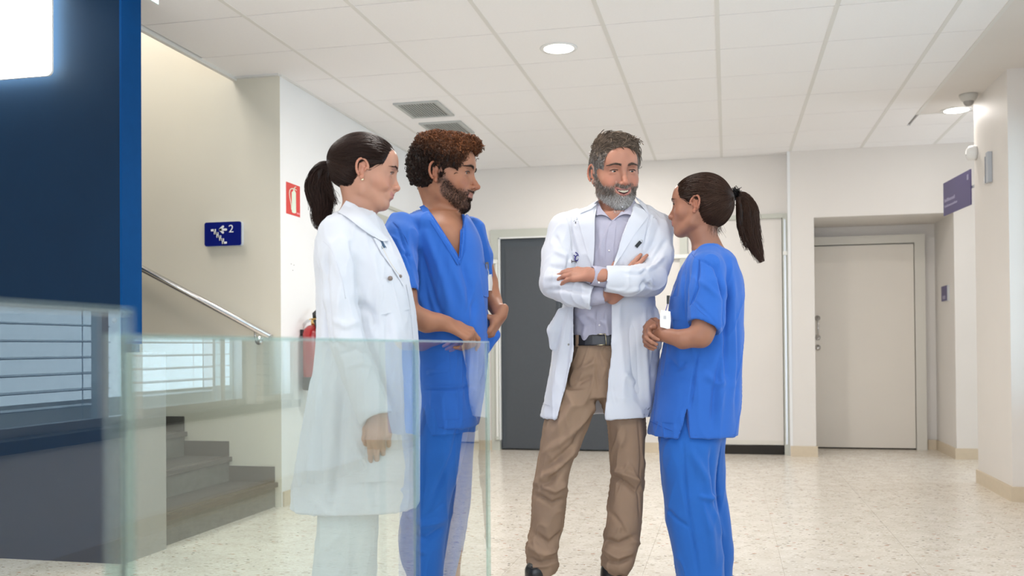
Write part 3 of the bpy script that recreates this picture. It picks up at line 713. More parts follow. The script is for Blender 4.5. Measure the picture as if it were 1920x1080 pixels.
def noise3(P, sc, seed=0, octv=1):
    r = np.random.RandomState(seed); out = np.zeros(len(P)); amp = 1
    for o in range(octv):
        for _ in range(6):
            k = r.randn(3)*sc*6.28/1.7; out += amp*np.sin(P@k+r.rand()*6.28)/6**.5
        sc *= 2; amp *= .5
    return out
def add_mesh(name, V, F_, m, parent, colors=None, smooth=True):
    me = bpy.data.meshes.new(name); V = np.asarray(V, np.float32); F_ = np.asarray(F_, np.int32); k = F_.shape[1]
    me.vertices.add(len(V)); me.vertices.foreach_set('co', V.ravel()); me.loops.add(F_.size); me.loops.foreach_set('vertex_index', F_.ravel())
    me.polygons.add(len(F_)); me.polygons.foreach_set('loop_start', np.arange(0, F_.size, k, dtype=np.int32)); me.polygons.foreach_set('use_smooth', np.full(len(F_), smooth))
    me.update(calc_edges=True)
    if colors is not None:
        at = me.color_attributes.new('tint', 'FLOAT_COLOR', 'POINT'); c = np.ones((len(V), 4), np.float32); c[:, :3] = colors; at.data.foreach_set('color', c.ravel())
    me.materials.append(m); o = bpy.data.objects.new(name, me); COL.objects.link(o)
    if parent is not None: o.parent = parent
    return o
# ------------------------------------------------------------------ person frame
class Person:
    def __init__(s, D, px0, label, name='person'):
        s.D = D; b = W(px0, 700, D); s.b = np.array([b[0], b[1], 0.])
        s.ex = np.array([math.cos(PAN), -math.sin(PAN), 0]); s.ey = np.array([math.sin(PAN), math.cos(PAN), 0])
        s.root = thing(name, label, 'person', tuple(s.b), -PAN); s.m = D/F
    def L(s, px, py, dd=0.):
        w = W(px, py, s.D+dd)-s.b
        return np.array([w@s.ex, w@s.ey, w[2]])
    def px(s, V):
        w = V[:, :1]*s.ex+V[:, 1:2]*s.ey+V[:, 2:]*np.array([0, 0, 1.])+s.b-CC
        d = w@CF; return np.stack([960+F*(w@CR)/d, CY-F*(w@CU)/d], 1)
    def rows(s, R):
        "pixel rows (py, xl, xr, dd, half depth m[, rot]) -> loft rows"
        out = []
        for r in R:
            a, b = s.L(r[1], r[0], r[3]), s.L(r[2], r[0], r[3]); c = (a+b)/2
            out.append((c[2], c[0], c[1], (b[0]-a[0])/2, r[4])+tuple(r[5:6]))
        return out
    def vol(s, x0, x1, y0, y1, d0, d1, h):
        y0, y1 = min(y0, y1), max(y0, y1); a, b = s.L(x0, y1, 0), s.L(x1, y0, 0)
        return Vol(axis(a[0], b[0], h), axis(d0, d1, h), axis(max(a[2], -.005), b[2], h))
    def arm(s, vol, pts, k=.015, op='u', flat=None):
        "pts: (px, py, dd, r_px)"
        vol.chain([s.L(*p[:3]) for p in pts], [p[3]*s.m for p in pts], k, op, flat)
    def folds(s, V, Q, F_, noise=(.0012, 9, 0), seed=1, aniso=(1, 1, .45)):
        N = vnormals(V, Q); P = s.px(V)
        tc = (CC-s.b); tc = np.array([tc@s.ex, tc@s.ey, tc[2]]); dirs = tc-V; dirs /= np.linalg.norm(dirs, axis=1)[:, None]
        fac = np.clip(((N*dirs).sum(1)+.15)/.5, 0, 1); disp = np.zeros(len(V))
        for pts, w, amp in F_:
            best = np.full(len(V), 1e9); tt = np.zeros(len(V)); n = len(pts)-1
            box = np.array(pts, float); lo, hi = box.min(0)-3*w, box.max(0)+3*w
            m = ((P > lo) & (P < hi)).all(1); Pm = P[m]
            if not m.any(): continue
            bm_, tm_ = np.full(len(Pm), 1e9), np.zeros(len(Pm))
            for i in range(n):
                a, b = box[i], box[i+1]; ab = b-a; t = np.clip(((Pm-a)@ab)/(ab@ab+1e-9), 0, 1); d = np.linalg.norm(Pm-a-t[:, None]*ab, axis=1)
                u = d < bm_; bm_[u] = d[u]; tm_[u] = (i+t[u])/n
            disp[m] += fac[m]*amp*.0023*np.exp(-(bm_/(w*.85))**2)*np.clip(np.minimum(tm_, 1-tm_)*4+.25, 0, 1)
        a, sc, _ = noise
        n1 = noise3(V*np.array(aniso), sc*.55, seed, 1); n2 = noise3(V*np.array(aniso)*np.array([1.2, 1.2, .8])+n1[:, None]*.02, sc*1.3, seed+7, 1)
        disp += a*1.7*(.8*n1+1.3*(1-np.minimum(np.abs(n2)*1.6, 1))**2-.4)
        return V+N*disp[:, None]
    def cloth(s, name, vol, m, F_=(), smooth=1, noise=(.0012, 9, 0), seed=1, aniso=(1, 1, .45), post=0, parent=None):
        V, Q = vol.mesh(smooth); V = s.folds(V, Q, F_, noise, seed, aniso)
        for _ in range(post): V = lap(V, Q, .3)
        return add_mesh(name, V, Q, m, parent or s.root)
def _surf(V, s):
    P = s.px(V); w = V[:, :1]*s.ex+V[:, 1:2]*s.ey+V[:, 2:]*np.array([0, 0, 1.])+s.b-CC; d = w@CF
    def f(px, py, r=5., tol=.03):
        m = (np.abs(P[:, 0]-px) < r) & (np.abs(P[:, 1]-py) < r)
        if not m.any(): return f(px, py, r*1.8, tol) if r < 60 else s.D
        dd = d[m]; mn = dd.min(); k = dd < mn+tol; wt = np.exp(-((P[m][k]-[px, py])**2).sum(1)/(r*r)*2)
        return float((dd[k]*wt).sum()/wt.sum())
    return f
def surf_of(person, *objs):
    V = []
    for o in objs:
        a = np.empty(len(o.data.vertices)*3, np.float32); o.data.vertices.foreach_get('co', a); V.append(a.reshape(-1, 3))
    return _surf(np.concatenate(V).astype(float), person)
def patch(name, person, sf, A, B, m, t=.003, nu=6, nv=14, off=0., parent=None, bulge=0, ext=.004, smooth_d=True):
    "strip between pixel polylines A and B laid on the surface sampled by sf; thickness t towards the camera"
    def res(pl, n):
        pl = np.array(pl, float); L_ = np.r_[0, np.cumsum(np.linalg.norm(np.diff(pl, axis=0), axis=1))]; u = np.linspace(0, L_[-1], n)
        return np.stack([np.interp(u, L_, pl[:, k]) for k in range(2)], 1)
    a, b = res(A, nv), res(B, nv); G = np.array([[a[i]*(1-j/(nu-1))+b[i]*j/(nu-1) for j in range(nu)] for i in range(nv)])
    Dm = np.array([[sf(*G[i, j]) for j in range(nu)] for i in range(nv)])
    if smooth_d:
        for _ in range(2):
            P_ = np.pad(Dm, 1, mode='edge'); Dm = (P_[:-2, 1:-1]+P_[2:, 1:-1]+P_[1:-1, :-2]+P_[1:-1, 2:]+2*Dm)/6
    V = []; 
    for layer in (0, 1):
        for i in range(nv):
            for j in range(nu):
                e = bulge*math.sin(math.pi*j/(nu-1))*math.sin(math.pi*min(i/(nv-1)*1., 1)) if bulge else 0
                dd = Dm[i, j]-person.D-off-(t+e if layer == 0 else -ext); V.append(person.L(G[i, j, 0], G[i, j, 1], dd))
    n = nu*nv; Q = []
    for i in range(nv-1):
        for j in range(nu-1):
            q = (i*nu+j, i*nu+j+1, (i+1)*nu+j+1, (i+1)*nu+j); Q.append(q); Q.append(tuple(n+k for k in reversed(q)))
    ring = [j for j in range(nu)]+[i*nu+nu-1 for i in range(1, nv)]+[(nv-1)*nu+j for j in range(nu-2, -1, -1)]+[i*nu for i in range(nv-2, 0, -1)]
    for i in range(len(ring)):
        a_, b_ = ring[i], ring[(i+1) % len(ring)]; Q.append((b_, a_, n+a_, n+b_))
    V = np.array(V); W0 = V-V.mean(0); Q = np.array(Q)
    if (np.einsum('ij,ij->i', W0[Q[:, 0]], np.cross(W0[Q[:, 1]], W0[Q[:, 2]]))+np.einsum('ij,ij->i', W0[Q[:, 0]], np.cross(W0[Q[:, 2]], W0[Q[:, 3]]))).sum() < 0: Q = Q[:, ::-1]
    o = add_mesh(name, V, Q, m, parent or person.root); e = o.modifiers.new('edge', 'EDGE_SPLIT'); e.split_angle = math.radians(50); return o
def line(name, person, sf, pts, m, r=.001, off=.001, n=24, parent=None):
    "thin cord or seam laid over the surface"
    pl = np.array(pl_res(pts, n)); P_ = []
    ds = np.array([sf(*p) for p in pl]); ds = np.convolve(np.pad(ds, 2, mode='edge'), np.ones(5)/5, 'valid')
    for p, d in zip(pl, ds): P_.append(tuple(person.L(p[0], p[1], d-person.D-off)))
    return MB().tube(P_, r, 6).build(name, m, None, smooth=True) if parent is None and person is None else _par(MB().tube(P_, r, 6).build(name, m, None, smooth=True), parent or person.root)
def _par(o, p): o.parent = p; return o
def pl_res(pl, n):
    pl = np.array(pl, float); x = np.arange(len(pl)); u = np.linspace(0, len(pl)-1, n)
    return np.stack([csp(x.astype(float), pl[:, k], u) for k in range(2)], 1)
def rotm(yaw, pitch, roll):
    "head axes in person frame: columns x (head right), y (face), z (up). yaw 0 = facing camera, 90 = viewer's right"
    y = math.radians(yaw); p = math.radians(pitch); r = math.radians(roll)
    f = np.array([math.sin(y)*math.cos(p), -math.cos(y)*math.cos(p), math.sin(p)]); side = np.cross(f, [0, 0, 1]); side /= np.linalg.norm(side); up = np.cross(side, f)
    return np.stack([side*math.cos(r)+up*math.sin(r), f, -side*math.sin(r)+up*math.cos(r)], 1)
class Head:
    def __init__(s, c, yaw, pitch, roll, sc): s.c = np.array(c); s.R = rotm(yaw, pitch, roll); s.s = sc
    def T(s, p): return s.c+s.s*(s.R@np.array(p, float))
    def inv(s, V): return ((V-s.c)@s.R)/s.s
    def cap(s, v, p, q, r0, r1=None, k=.01, op='u', flat=None):
        v.cap(s.T(p), s.T(q), r0*s.s, (r0 if r1 is None else r1)*s.s, k*s.s, op, None if flat is None else (s.R@np.array(flat[0]), flat[1]))
    def ell(s, v, c, r, k=.01, op='u', R=None):
        v.ell(s.T(c), np.array(r)*s.s, s.R if R is None else s.R@R, k*s.s, op)
def build_head(v, H, P):
    "P: dict of face parameters (male, smile, jaw, nose, ear...)"
    g = P.get; male = g('male', 0); jw = g('jaw', 1.0); ch = g('chin', 0)
    H.ell(v, (0, -.018, .030), (.074, .094, .084), k=.01)
    H.ell(v, (0, .022, .020), (.066, .066, .072), k=.03)
    H.ell(v, (0, .030, -.032), (.056*jw, .054, .078), k=.03)
    H.ell(v, (0, .052, -.055), (.036, .034, .05), k=.03)
    for sx_ in (-1, 1):
        H.cap(v, (sx_*.054*jw, -.004, -.040), (sx_*.048*jw, .008, -.070-.004*male), .017, .015, k=.03)
        H.cap(v, (sx_*.048*jw, .008, -.070-.004*male), (sx_*.018, .064+ch, -.100), .015, .014, k=.022)
        H.ell(v, (sx_*.042, .052, -.030), (.022, .022, .022), k=.02)               # cheekbone
    H.ell(v, (0, .070+ch, -.100), (.020+.003*male, .017, .015), k=.016)                 # chin
    H.cap(v, (-.030, .074, .018), (.030, .074, .018), .013+.002*male, k=.02)            # brow ridge
    H.ell(v, (0, .072, .045), (.045, .018, .03), k=.03)                                 # forehead
    for sx_ in (-1, 1):
        H.ell(v, (sx_*.031, .0975, .001), (.020, .0185, .0135), k=.014, op='s')       # socket
        H.ell(v, (sx_*.031, .0715, .000), (.0145, .0142, .0142), k=.004)              # lids over the eyeball
        H.ell(v, (sx_*.032, .0885, -.001), (.0135, .0085, .0052-.0012*g('squint', 0)), k=.002, op='s')   # opening
        H.cap(v, (sx_*.019, .083, .0065), (sx_*.043, .078, .0055), .0028, k=.004)     # upper lid fold
        H.cap(v, (sx_*.020, .081, -.0085), (sx_*.042, .076, -.0075), .003, k=.006)     # lower lid
    nl = g('nose', 1.0)
    H.cap(v, (0, .085, .008), (0, .1005+.02*(nl-1), -.026), .0066, .0078, k=.011)
    H.cap(v, (0, .1005+.02*(nl-1), -.026), (0, .108+.03*(nl-1), -.037), .0078, .0085, k=.006)
    H.ell(v, (0, .1085+.03*(nl-1), -.038), (.0090, .0095, .0082), k=.005)
    H.cap(v, (0, .106, -.044), (0, .094, -.052), .0055, k=.005)
    for sx_ in (-1, 1):
        H.ell(v, (sx_*.0115, .0970, -.0410), (.0068, .0100, .0066), k=.005)
        H.ell(v, (sx_*.0062, .1025, -.0485), (.0036, .006, .0034), k=.002, op='s')
    sm = g('smile', 0); o = g('open', 0)
    H.ell(v, (0, .079, -.066), (.027, .017, .022), k=.014)                              # muzzle
    for sx_ in (-1, 1):
        up = sm*.007
        if o:
            for A_, rr in ((((0, .0965, -.0600), (.014, .0930, -.0598), (.028, .0820, -.0548)), (.0030, .0028, .0015)), (((0, .0930, -.0800), (.013, .0905, -.0770), (.027, .0815, -.0580)), (.0043, .0038, .0016))):
                for i_ in (0, 1): H.cap(v, (sx_*A_[i_][0],)+A_[i_][1:], (sx_*A_[i_+1][0],)+A_[i_+1][1:], rr[i_], rr[i_+1], k=.004)
        else:
            H.cap(v, (sx_*.002, .0955, -.0625), (sx_*.012, .0925, -.0628+up*.2), .0034, .0032, k=.004)
            H.cap(v, (sx_*.012, .0925, -.0628+up*.2), (sx_*(.022+.004*sm), .083, -.0665+up), .0032, .0018, k=.004)
            H.cap(v, (0, .0930, -.0735), (sx_*.011, .0905, -.0728+up*.2), .0044, .004, k=.004)
            H.cap(v, (sx_*.011, .0905, -.0728+up*.2), (sx_*(.021+.004*sm), .083, -.0675+up), .004, .0018, k=.004)
        if sm > .3:
            H.ell(v, (sx_*.037, .066, -.042), (.018, .017, .016), k=.012)
            H.cap(v, (sx_*.022, .090, -.043), (sx_*.036, .077, -.064), .0018, k=.006, op='s')
    if o:
        for sx_ in (-1, 1):
            M_ = ((0, .0975, -.0695), (.014, .0955, -.0675), (.0262, .0870, -.0575)); rr = (.0060, .0050, .0016)
            for i_ in (0, 1): H.cap(v, (sx_*M_[i_][0],)+M_[i_][1:], (sx_*M_[i_+1][0],)+M_[i_+1][1:], rr[i_], rr[i_+1], k=.001, op='s', flat=((0, 1, 0), 1.7))
    else:
        for sx_ in (-1, 1): H.cap(v, (0, .1000, -.0678), (sx_*.022, .0885, -.0668+sm*.006), .0011, .0008, k=.0015, op='s')
    H.ell(v, (0, .094, -.084), (.016, .007, .005), k=.008, op='s')                      # below the lip
    for sx_ in (-1, 1):                                                                 # ears
        e = lambda a, r, dx: (sx_*(.0745+dx), -.006+r*math.cos(a)*.62-.004*math.sin(a), -.006+r*math.sin(a))
        H.ell(v, (sx_*.0725, -.010, -.006), (.006, .015, .027), k=.004)
        pts = [e(math.radians(t), .030 if t < 200 else .027, .006+.004*math.sin(math.radians(min(max(t, 0), 180)))) for t in range(-60, 281, 20)]
        pts = [e(math.radians(t), .030, .004+.010*max(0, -math.cos(math.radians(t)))) for t in range(0, 250, 18)]
        for a, b in zip(pts[:-1], pts[1:]): H.cap(v, a, b, .0036, k=.003)
        H.ell(v, (sx_*.077, -.004, -.034), (.0045, .0075, .009), k=.004)
        H.ell(v, (sx_*.083, -.006, -.010), (.0075, .0075, .011), k=.003, op='s')
        H.cap(v, (sx_*.078, .004, -.012), (sx_*.078, .005, -.004), .0035, k=.003)
        H.cap(v, (sx_*.080, -.014, -.020), (sx_*.080, -.016, .006), .0026, k=.004)
def smoothstep(a, b, x): t = np.clip((x-a)/(b-a), 0, 1); return t*t*(3-2*t)
def skin_colors(V, H, P, skin):
    "per-vertex skin tint: own colour of lips, stubble, scalp"
    p = H.inv(V); x, y, z = np.abs(p[:, 0]), p[:, 1], p[:, 2]; g = P.get
    C_ = np.tile(np.array(skin[:3]), (len(V), 1)).astype(float)
    C_ *= (1+.05*noise3(V, 18, 3, 2))[:, None]
    head = (z > -.13) & (y > -.13) & (y < .13) & (x < .1)
    def blend(m, col, a=1):
        m = (np.clip(m, 0, 1)*a)[:, None]; C_[:] = C_*(1-m)+np.array(col[:3])*m
    bl = np.array(skin[:3])
    cheek = np.exp(-(((x-.04)/.022)**2+((z+.035)/.022)**2))*(y > .03)*head
    blend(cheek, bl*np.array([1.08, .78, .74]), .45)
    nose = np.exp(-((x/.014)**2+((z+.038)/.013)**2))*(y > .085)*head
    blend(nose, bl*np.array([1.05, .75, .7]), .4)
    ear = ((x > .074) & (np.abs(z+.006) < .04) & (np.abs(y+.006) < .03)); blend(ear*1., bl*np.array([1.04, .74, .68]), .45)
    sm = g('smile', 0); zl = z-sm*.010*smoothstep(.006, .026, x); o = g('open', 0)
    lip = smoothstep(.0085+.004*o, .0060+.004*o, np.abs(zl+.0685+.002*o))*smoothstep(.0275, .023, x)*smoothstep(.078, .082, y)*head
    if o:
        zc = -.0695+.0125*(x/.027)**2; hh = .0085*(1-np.clip(x/.028, 0, 1)**2)
        lip = smoothstep(hh+.0045, hh+.0025, np.abs(z-zc))*(x < .029)*smoothstep(.076, .080, y)*head
        blend(lip, g('lip', bl*np.array([1.0, .55, .52])), .85); ins = smoothstep(hh-.0005, hh-.0025, np.abs(z-zc))*(x < .027)*(y > .07)*(y < .093)*head; blend(ins, (.05, .012, .012), 1)
    else: blend(lip, g('lip', bl*np.array([1.0, .55, .52])), .8)
    if g('beard') is not None:
        b = g('beard'); line = g('beardline', -.030)
        jaw = smoothstep(.010, -.016, z-.002+.85*np.clip(y, 0, .062))*smoothstep(-.002, .022, y)*head*smoothstep(-.076, -.056, z+.86*np.clip(y, 0, .08))
        jaw *= smoothstep(-.165, -.118, z)
        mus = np.exp(-((zl+.0545)/.0052)**2)*smoothstep(.031, .024, x)*(y > .07)*head
        bare = smoothstep(.0075+.006*o, .005+.006*o, np.abs(zl+.0685+.002*o))*smoothstep(.024+.006*o, .020+.006*o, x)*(y > .078-.02*o)
        chk = smoothstep(.006, -.006, (z+.052)-(x-.028)*.9)  # cheeks above the moustache line stay bare
        full = np.maximum(jaw*np.where(y > .045, chk, 1), mus)*(1-bare)
        side = smoothstep(.062, .07, x)*smoothstep(-.004, .004, y)*smoothstep(.02, .012, y)*smoothstep(.02, 0, z)*smoothstep(-.06, -.03, z)*head
        full = np.maximum(full, side)
        jit = 1+.25*noise3(V, 160, 5, 1); full = np.clip(full*jit, 0, 1)
        col = np.array(b[:3])[None, :]
        if g('beardtip') is not None:
            w = (smoothstep(-.075, -.10, z)*.9*(1+.3*noise3(V, 60, 8, 1)))[:, None]; w = np.clip(w, 0, 1); col = col*(1-w)+np.array(g('beardtip')[:3])*w
        m = (full*g('bearda', .8))[:, None]; C_[:] = C_*(1-m)+col*m
    if g('brow') is not None:
        bz = .0205+.004*np.sin(np.clip((x-.012)/.038, 0, 1)*math.pi)-.10*np.clip(x-.036, 0, 1)
        br = smoothstep(.0055, .0025, np.abs(z-bz-g('browz', 0)))*smoothstep(.009, .014, x)*smoothstep(.054, .044, x)*(y > .05)*head
        blend(br*np.clip(.85+.3*noise3(V, 200, 9, 1), 0, 1), g('brow'), g('browa', .75))
    lash = smoothstep(.0018, .0006, np.abs(z-.0050+.9*np.clip(x-.033, 0, 1)**1.3))*smoothstep(.016, .02, x)*smoothstep(.046, .042, x)*(y > .07)*head
    blend(lash, (.02, .012, .01), .8)
    if g('scalp') is not None:
        blend(P['scalpmask'](x, y, z)*head, g('scalp'), .9)
    return C_
def face_hair(H, person, brow, rs, V, thick=1., lash=True, browz=0):
    q = H.inv(V); q = q[(q[:, 1] > .04) & (np.abs(q[:, 0]) < .06) & (q[:, 2] > 0) & (q[:, 2] < .04)]
    def ys(x, z):
        m = (np.abs(q[:, 0]-x) < .003) & (np.abs(q[:, 2]-z) < .003); return q[m, 1].max() if m.any() else .08
    for sx_ in (-1, 1):
        if lash:
            pts = [H.T((sx_*x_, y_, z_)) for x_, y_, z_ in ((.019, .0855, .0005), (.024, .0885, .0040), (.031, .0895, .0058), (.038, .0865, .0050), (.044, .0815, .0015), (.047, .0795, .0002))]
            o = MB().tube([tuple(q) for q in pts], [.0004*H.s, .0009*H.s, .0012*H.s, .0013*H.s, .0011*H.s, .0003*H.s], 6).build('eyelashes', m_lash, None, smooth=True); o.parent = person.root
        n = int(110*thick); t = rs.rand(n); x_ = .010+.040*t; z_ = .0185+browz+.0065*np.sin(np.clip(t*1.25, 0, 1)*2.2)-.004*t+rs.randn(n)*.0014*(1.15-t)*thick; S = []
        for a_, (xx, zz) in zip(t, zip(x_, z_)):
            yy = ys(sx_*xx, zz); d = np.array([.0075, -.0018-.0035*a_, .0030*(1-1.6*a_)])+rs.randn(3)*.0008
            S.append([H.T((sx_*(xx+d[0]*u), ys(sx_*(xx+d[0]*u), zz+d[2]*u)+.0004+.0008*u, zz+d[2]*u)) for u in (0, .5, 1)])
        S = np.array(S); strands_obj('eyebrow', S, np.full(S.shape[:2], .00055*H.s), brow, .2, person.root, rs)
def stubble(H, person, V, Q, mask, n, length, rs, base, r=.0003, name='beard', var=.3, down=.6):
    "short hairs over the masked part of the face mesh"
    N = vnormals(V, Q); w = np.clip(mask, 0, 1); w = w/w.sum(); i = rs.choice(len(V), n, p=w); P_ = V[i]+rs.randn(n, 3)*.0009; d = N[i]*.5+H.R[:, 2][None]*-down+rs.randn(n, 3)*.25; d /= np.linalg.norm(d, axis=1)[:, None]
    l = length*(.6+.7*rs.rand(n)); S = np.stack([P_-N[i]*.0005, P_+d*l[:, None]*.5, P_+(d+H.R[:, 2][None]*-.3)*l[:, None]], 1)
    base = np.array(base); c = base[rs.randint(0, len(base), n)] if base.ndim == 2 else np.tile(base, (n, 1)); c = c*np.exp(rs.randn(n, 1)*var)
    Vt, Qt = tubes(S, np.tile(np.array([r, r*.8, r*.4]), (n, 1))); return add_mesh(name, Vt, Qt, m_hair, person.root, np.repeat(c, 9, 0))
def eyes(H, person, iris=(.10, .16, .20), look=(0, 0)):
    for sx_ in (-1, 1):
        seg, rg = 20, 14; V = []; Fq = []; Cc = []
        for i in range(rg+1):
            ph = math.pi*i/rg
            for k in range(seg):
                th = 2*math.pi*k/seg; V.append((math.sin(ph)*math.cos(th), math.cos(ph), math.sin(ph)*math.sin(th)))
        for i in range(rg):
            for k in range(seg): Fq.append((i*seg+k, i*seg+(k+1) % seg, (i+1)*seg+(k+1) % seg, (i+1)*seg+k))
        V = np.array(V); ang = np.degrees(np.arccos(np.clip(V[:, 1], -1, 1)))
        Cc = np.where((ang < 14)[:, None], np.array([.01, .01, .01]), np.where((ang < 33)[:, None], np.array(iris), np.array([.62, .60, .57])))
        ly, lx = math.radians(look[0]), math.radians(look[1])
        Ry = np.array([[math.cos(ly), math.sin(ly), 0], [-math.sin(ly), math.cos(ly), 0], [0, 0, 1]]); Rx = np.array([[1, 0, 0], [0, math.cos(lx), -math.sin(lx)], [0, math.sin(lx), math.cos(lx)]])
        V = (V@(Ry@Rx).T)*.0123*H.s
        V = V@H.R.T+H.T((sx_*.031, .0712, 0))
        add_mesh('eye', V, Fq, m_eye, person.root, Cc)
def hand(v, P, a, n, side, curl, scale=1., spread=.0, thumb=(.6, .6, .25), tcurl=(0, .25, .3), k=.004):
    "a: towards the fingers, n: back of the hand, side: +1/-1 thumb side of a x n; curl: four (mcp, pip, dip) in degrees"
    a = np.array(a, float); a /= np.linalg.norm(a); n = np.array(n, float); n -= a*(n@a); n /= np.linalg.norm(n); s = np.cross(a, n)*side; z = scale
    off = (.030, .0105, -.0095, -.0285); bs = (.016, .006, -.005, -.015); ln = ((.042, .026, .021), (.046, .029, .022), (.042, .027, .021), (.033, .020, .018)); adv = (.086, .090, .085, .076)
    P = np.array(P, float)
    v.cap(P-a*.03*z, P+a*.015*z, .024*z, .022*z, .02*z, flat=(n, .72))
    for i in range(4):
        K = P+(a*adv[i]+s*off[i]-n*(.004 if i in (0, 3) else 0))*z
        v.cap(P+(a*.012+s*bs[i]*1.1)*z, K, .0125*z, .0108*z, .012*z)
        c = 0; p = K; rr = (.0098, .0088, .0080, .0068) if i < 3 else (.0085, .0077, .0070, .0060)
        for j in range(3):
            c += math.radians(curl[i][j]); d = a*math.cos(c)-n*math.sin(c)+s*spread*(1.5-i)*.5; d /= np.linalg.norm(d); q = p+d*ln[i][j]*z
            v.cap(p, q, rr[j]*z, rr[j+1]*z, (k if j else .007)*z); p = q
    v.ell(P+(a*.04+s*.024-n*.008)*z, (.017*z,)*3, None, .014*z)
    p = P+(a*.024+s*.026-n*.006)*z; d = a*thumb[0]+s*thumb[1]-n*thumb[2]; d /= np.linalg.norm(d)
    for j, (l, r0, r1) in enumerate(((.036, .0125, .0105), (.031, .0105, .0095), (.024, .0095, .0072))):
        d = d*math.cos(tcurl[j])+(a*.6-s-n*.3)/1.2*math.sin(tcurl[j]); d /= np.linalg.norm(d); q = p+d*l*z; v.cap(p, q, r0*z, r1*z, .007*z); p = q
# ------------------------------------------------------------------ hair
def sdf_sampler(v):
    ax = v.a; d = v.d
    def f(p):
        g = []
        idx = [np.clip(np.searchsorted(ax[k], p[:, k])-1, 0, len(ax[k])-2) for k in range(3)]
        t = [np.clip((p[:, k]-ax[k][idx[k]])/(ax[k][idx[k]+1]-ax[k][idx[k]]), 0, 1) for k in range(3)]
        r = 0
        for i in (0, 1):
            for j in (0, 1):
                for l in (0, 1):
                    w = (t[0] if i else 1-t[0])*(t[1] if j else 1-t[1])*(t[2] if l else 1-t[2]); r = r+w*d[idx[0]+i, idx[1]+j, idx[2]+l]
        return r
    def grad(p, e=.003):
        g = np.stack([f(p+np.eye(3)[k]*e)-f(p-np.eye(3)[k]*e) for k in range(3)], 1); return g/np.maximum(np.linalg.norm(g, axis=1), 1e-9)[:, None]
    return f, grad
def tubes(S, R, sides=3):
    "S: (n, m, 3) strands, R: (n, m) radii -> vertices, quads"
    n, m, _ = S.shape; T = np.gradient(S, axis=1); T /= np.maximum(np.linalg.norm(T, axis=2), 1e-9)[..., None]
    up = np.array([.31, .52, .79]); A = np.cross(T, up); A /= np.maximum(np.linalg.norm(A, axis=2), 1e-9)[..., None]; B = np.cross(T, A)
    V = np.stack([S+(A*math.cos(2*math.pi*k/sides)+B*math.sin(2*math.pi*k/sides))*R[..., None] for k in range(sides)], 2).reshape(-1, 3)
    i = np.arange(n)[:, None, None]*m*sides+np.arange(m-1)[None, :, None]*sides; k = np.arange(sides)[None, None, :]; k1 = (k+1) % sides
    Q = np.stack([i+k, i+k1, i+sides+k1, i+sides+k], -1).reshape(-1, 4)
    return V, Q
def strand_colors(S, base, var, rs, sides=3, tips=None):
    n, m, _ = S.shape; c = np.array(base)[None, :]*np.exp(rs.randn(n, 1)*var); c = np.repeat(c[:, None, :], m, 1)
    if tips is not None: w = np.linspace(0, 1, m)[None, :, None]; c = c*(1-w)+np.array(tips)*w
    return np.repeat(c.reshape(-1, 3), sides, 0)
def comb(vol, roots, flow, nst, step, off0, off1, rs, jit=.15, wav=0):
    "grow strands over the implicit surface along the flow field"
    f, grad = sdf_sampler(vol); p = roots.copy(); out = [p.copy()]; n = len(p); jd = rs.randn(n, 3)*jit; off = off0+rs.rand(n)*.002
    ph = rs.rand(n)*6.28
    for i in range(nst-1):
        g = grad(p); d = flow(p)+jd; d = d-g*(d*g).sum(1)[:, None]; d /= np.maximum(np.linalg.norm(d, axis=1), 1e-9)[:, None]
        p = p+d*step; g = grad(p); t = off+(off1-off0)*(i/(nst-1)); dd = f(p); p = p+g*np.clip(t-dd, -.006, .006)[:, None]
        if wav: p = p+np.cross(g, d)*(np.sin(ph+i*1.1)*wav)[:, None]
        out.append(p.copy())
    return np.stack(out, 1)
def tinted(name, rough=.5, sss=0, spec=.5, coat=0, bump=0, bscale=300):
    m = mat(name, (1, 1, 1), rough, sss=sss, spec=spec, coat=coat, bump=bump, bscale=bscale); nt = m.node_tree; a = nt.nodes.new('ShaderNodeVertexColor'); a.layer_name = 'tint'
    nt.links.new(a.outputs[0], nt.nodes['Principled BSDF'].inputs['Base Color']); return m
m_skin = tinted('skin', .48, sss=.12, spec=.4, bump=.08, bscale=700)
m_eye = tinted('eyeball', .08, spec=.6)
m_hair = tinted('hair_strands', .42, spec=.16)
m_lash = mat('lash_black', (.012, .008, .007), .6)
m_scrub = mat('blue_scrub_cotton', srgb(42, 98, 184), .78, spec=.25, noise=.03, nscale=9, bump=.25, bscale=900, sheen=.15)
m_scrubp = mat('blue_scrub_trouser_cotton', srgb(34, 96, 178), .78, spec=.25, noise=.03, nscale=9, bump=.25, bscale=900, sheen=.15)
m_scrubd = mat('blue_scrub_band', srgb(34, 88, 172), .78, spec=.25, bump=.2, bscale=900)
m_coat = mat('white_coat_cotton', srgb(203, 206, 214), .75, spec=.25, noise=.01, nscale=8, bump=.2, bscale=900, sheen=.1)
m_whitep = mat('white_trouser_cotton', srgb(198, 204, 208), .8, spec=.2, bump=.2, bscale=900)
m_shirt = mat('grey_lilac_shirt', srgb(170, 168, 184), .75, spec=.25, noise=.02, nscale=400, bump=.2, bscale=900)
m_khaki = mat('khaki_twill', srgb(146, 122, 102), .8, spec=.2, noise=.06, nscale=12, bump=.3, bscale=800)
m_shoe = mat('black_shoe_leather', (.01, .01, .011), .35)
m_whshoe = mat('white_clog', srgb(225, 225, 222), .45)
m_belt = mat('black_belt_leather', (.012, .012, .016), .4)
m_metal = mat('dull_metal', (.5, .48, .42), .3, 1)
m_thread = mat('blue_seam', srgb(34, 84, 168), .8)
m_wthread = mat('white_seam', srgb(196, 198, 206), .8)
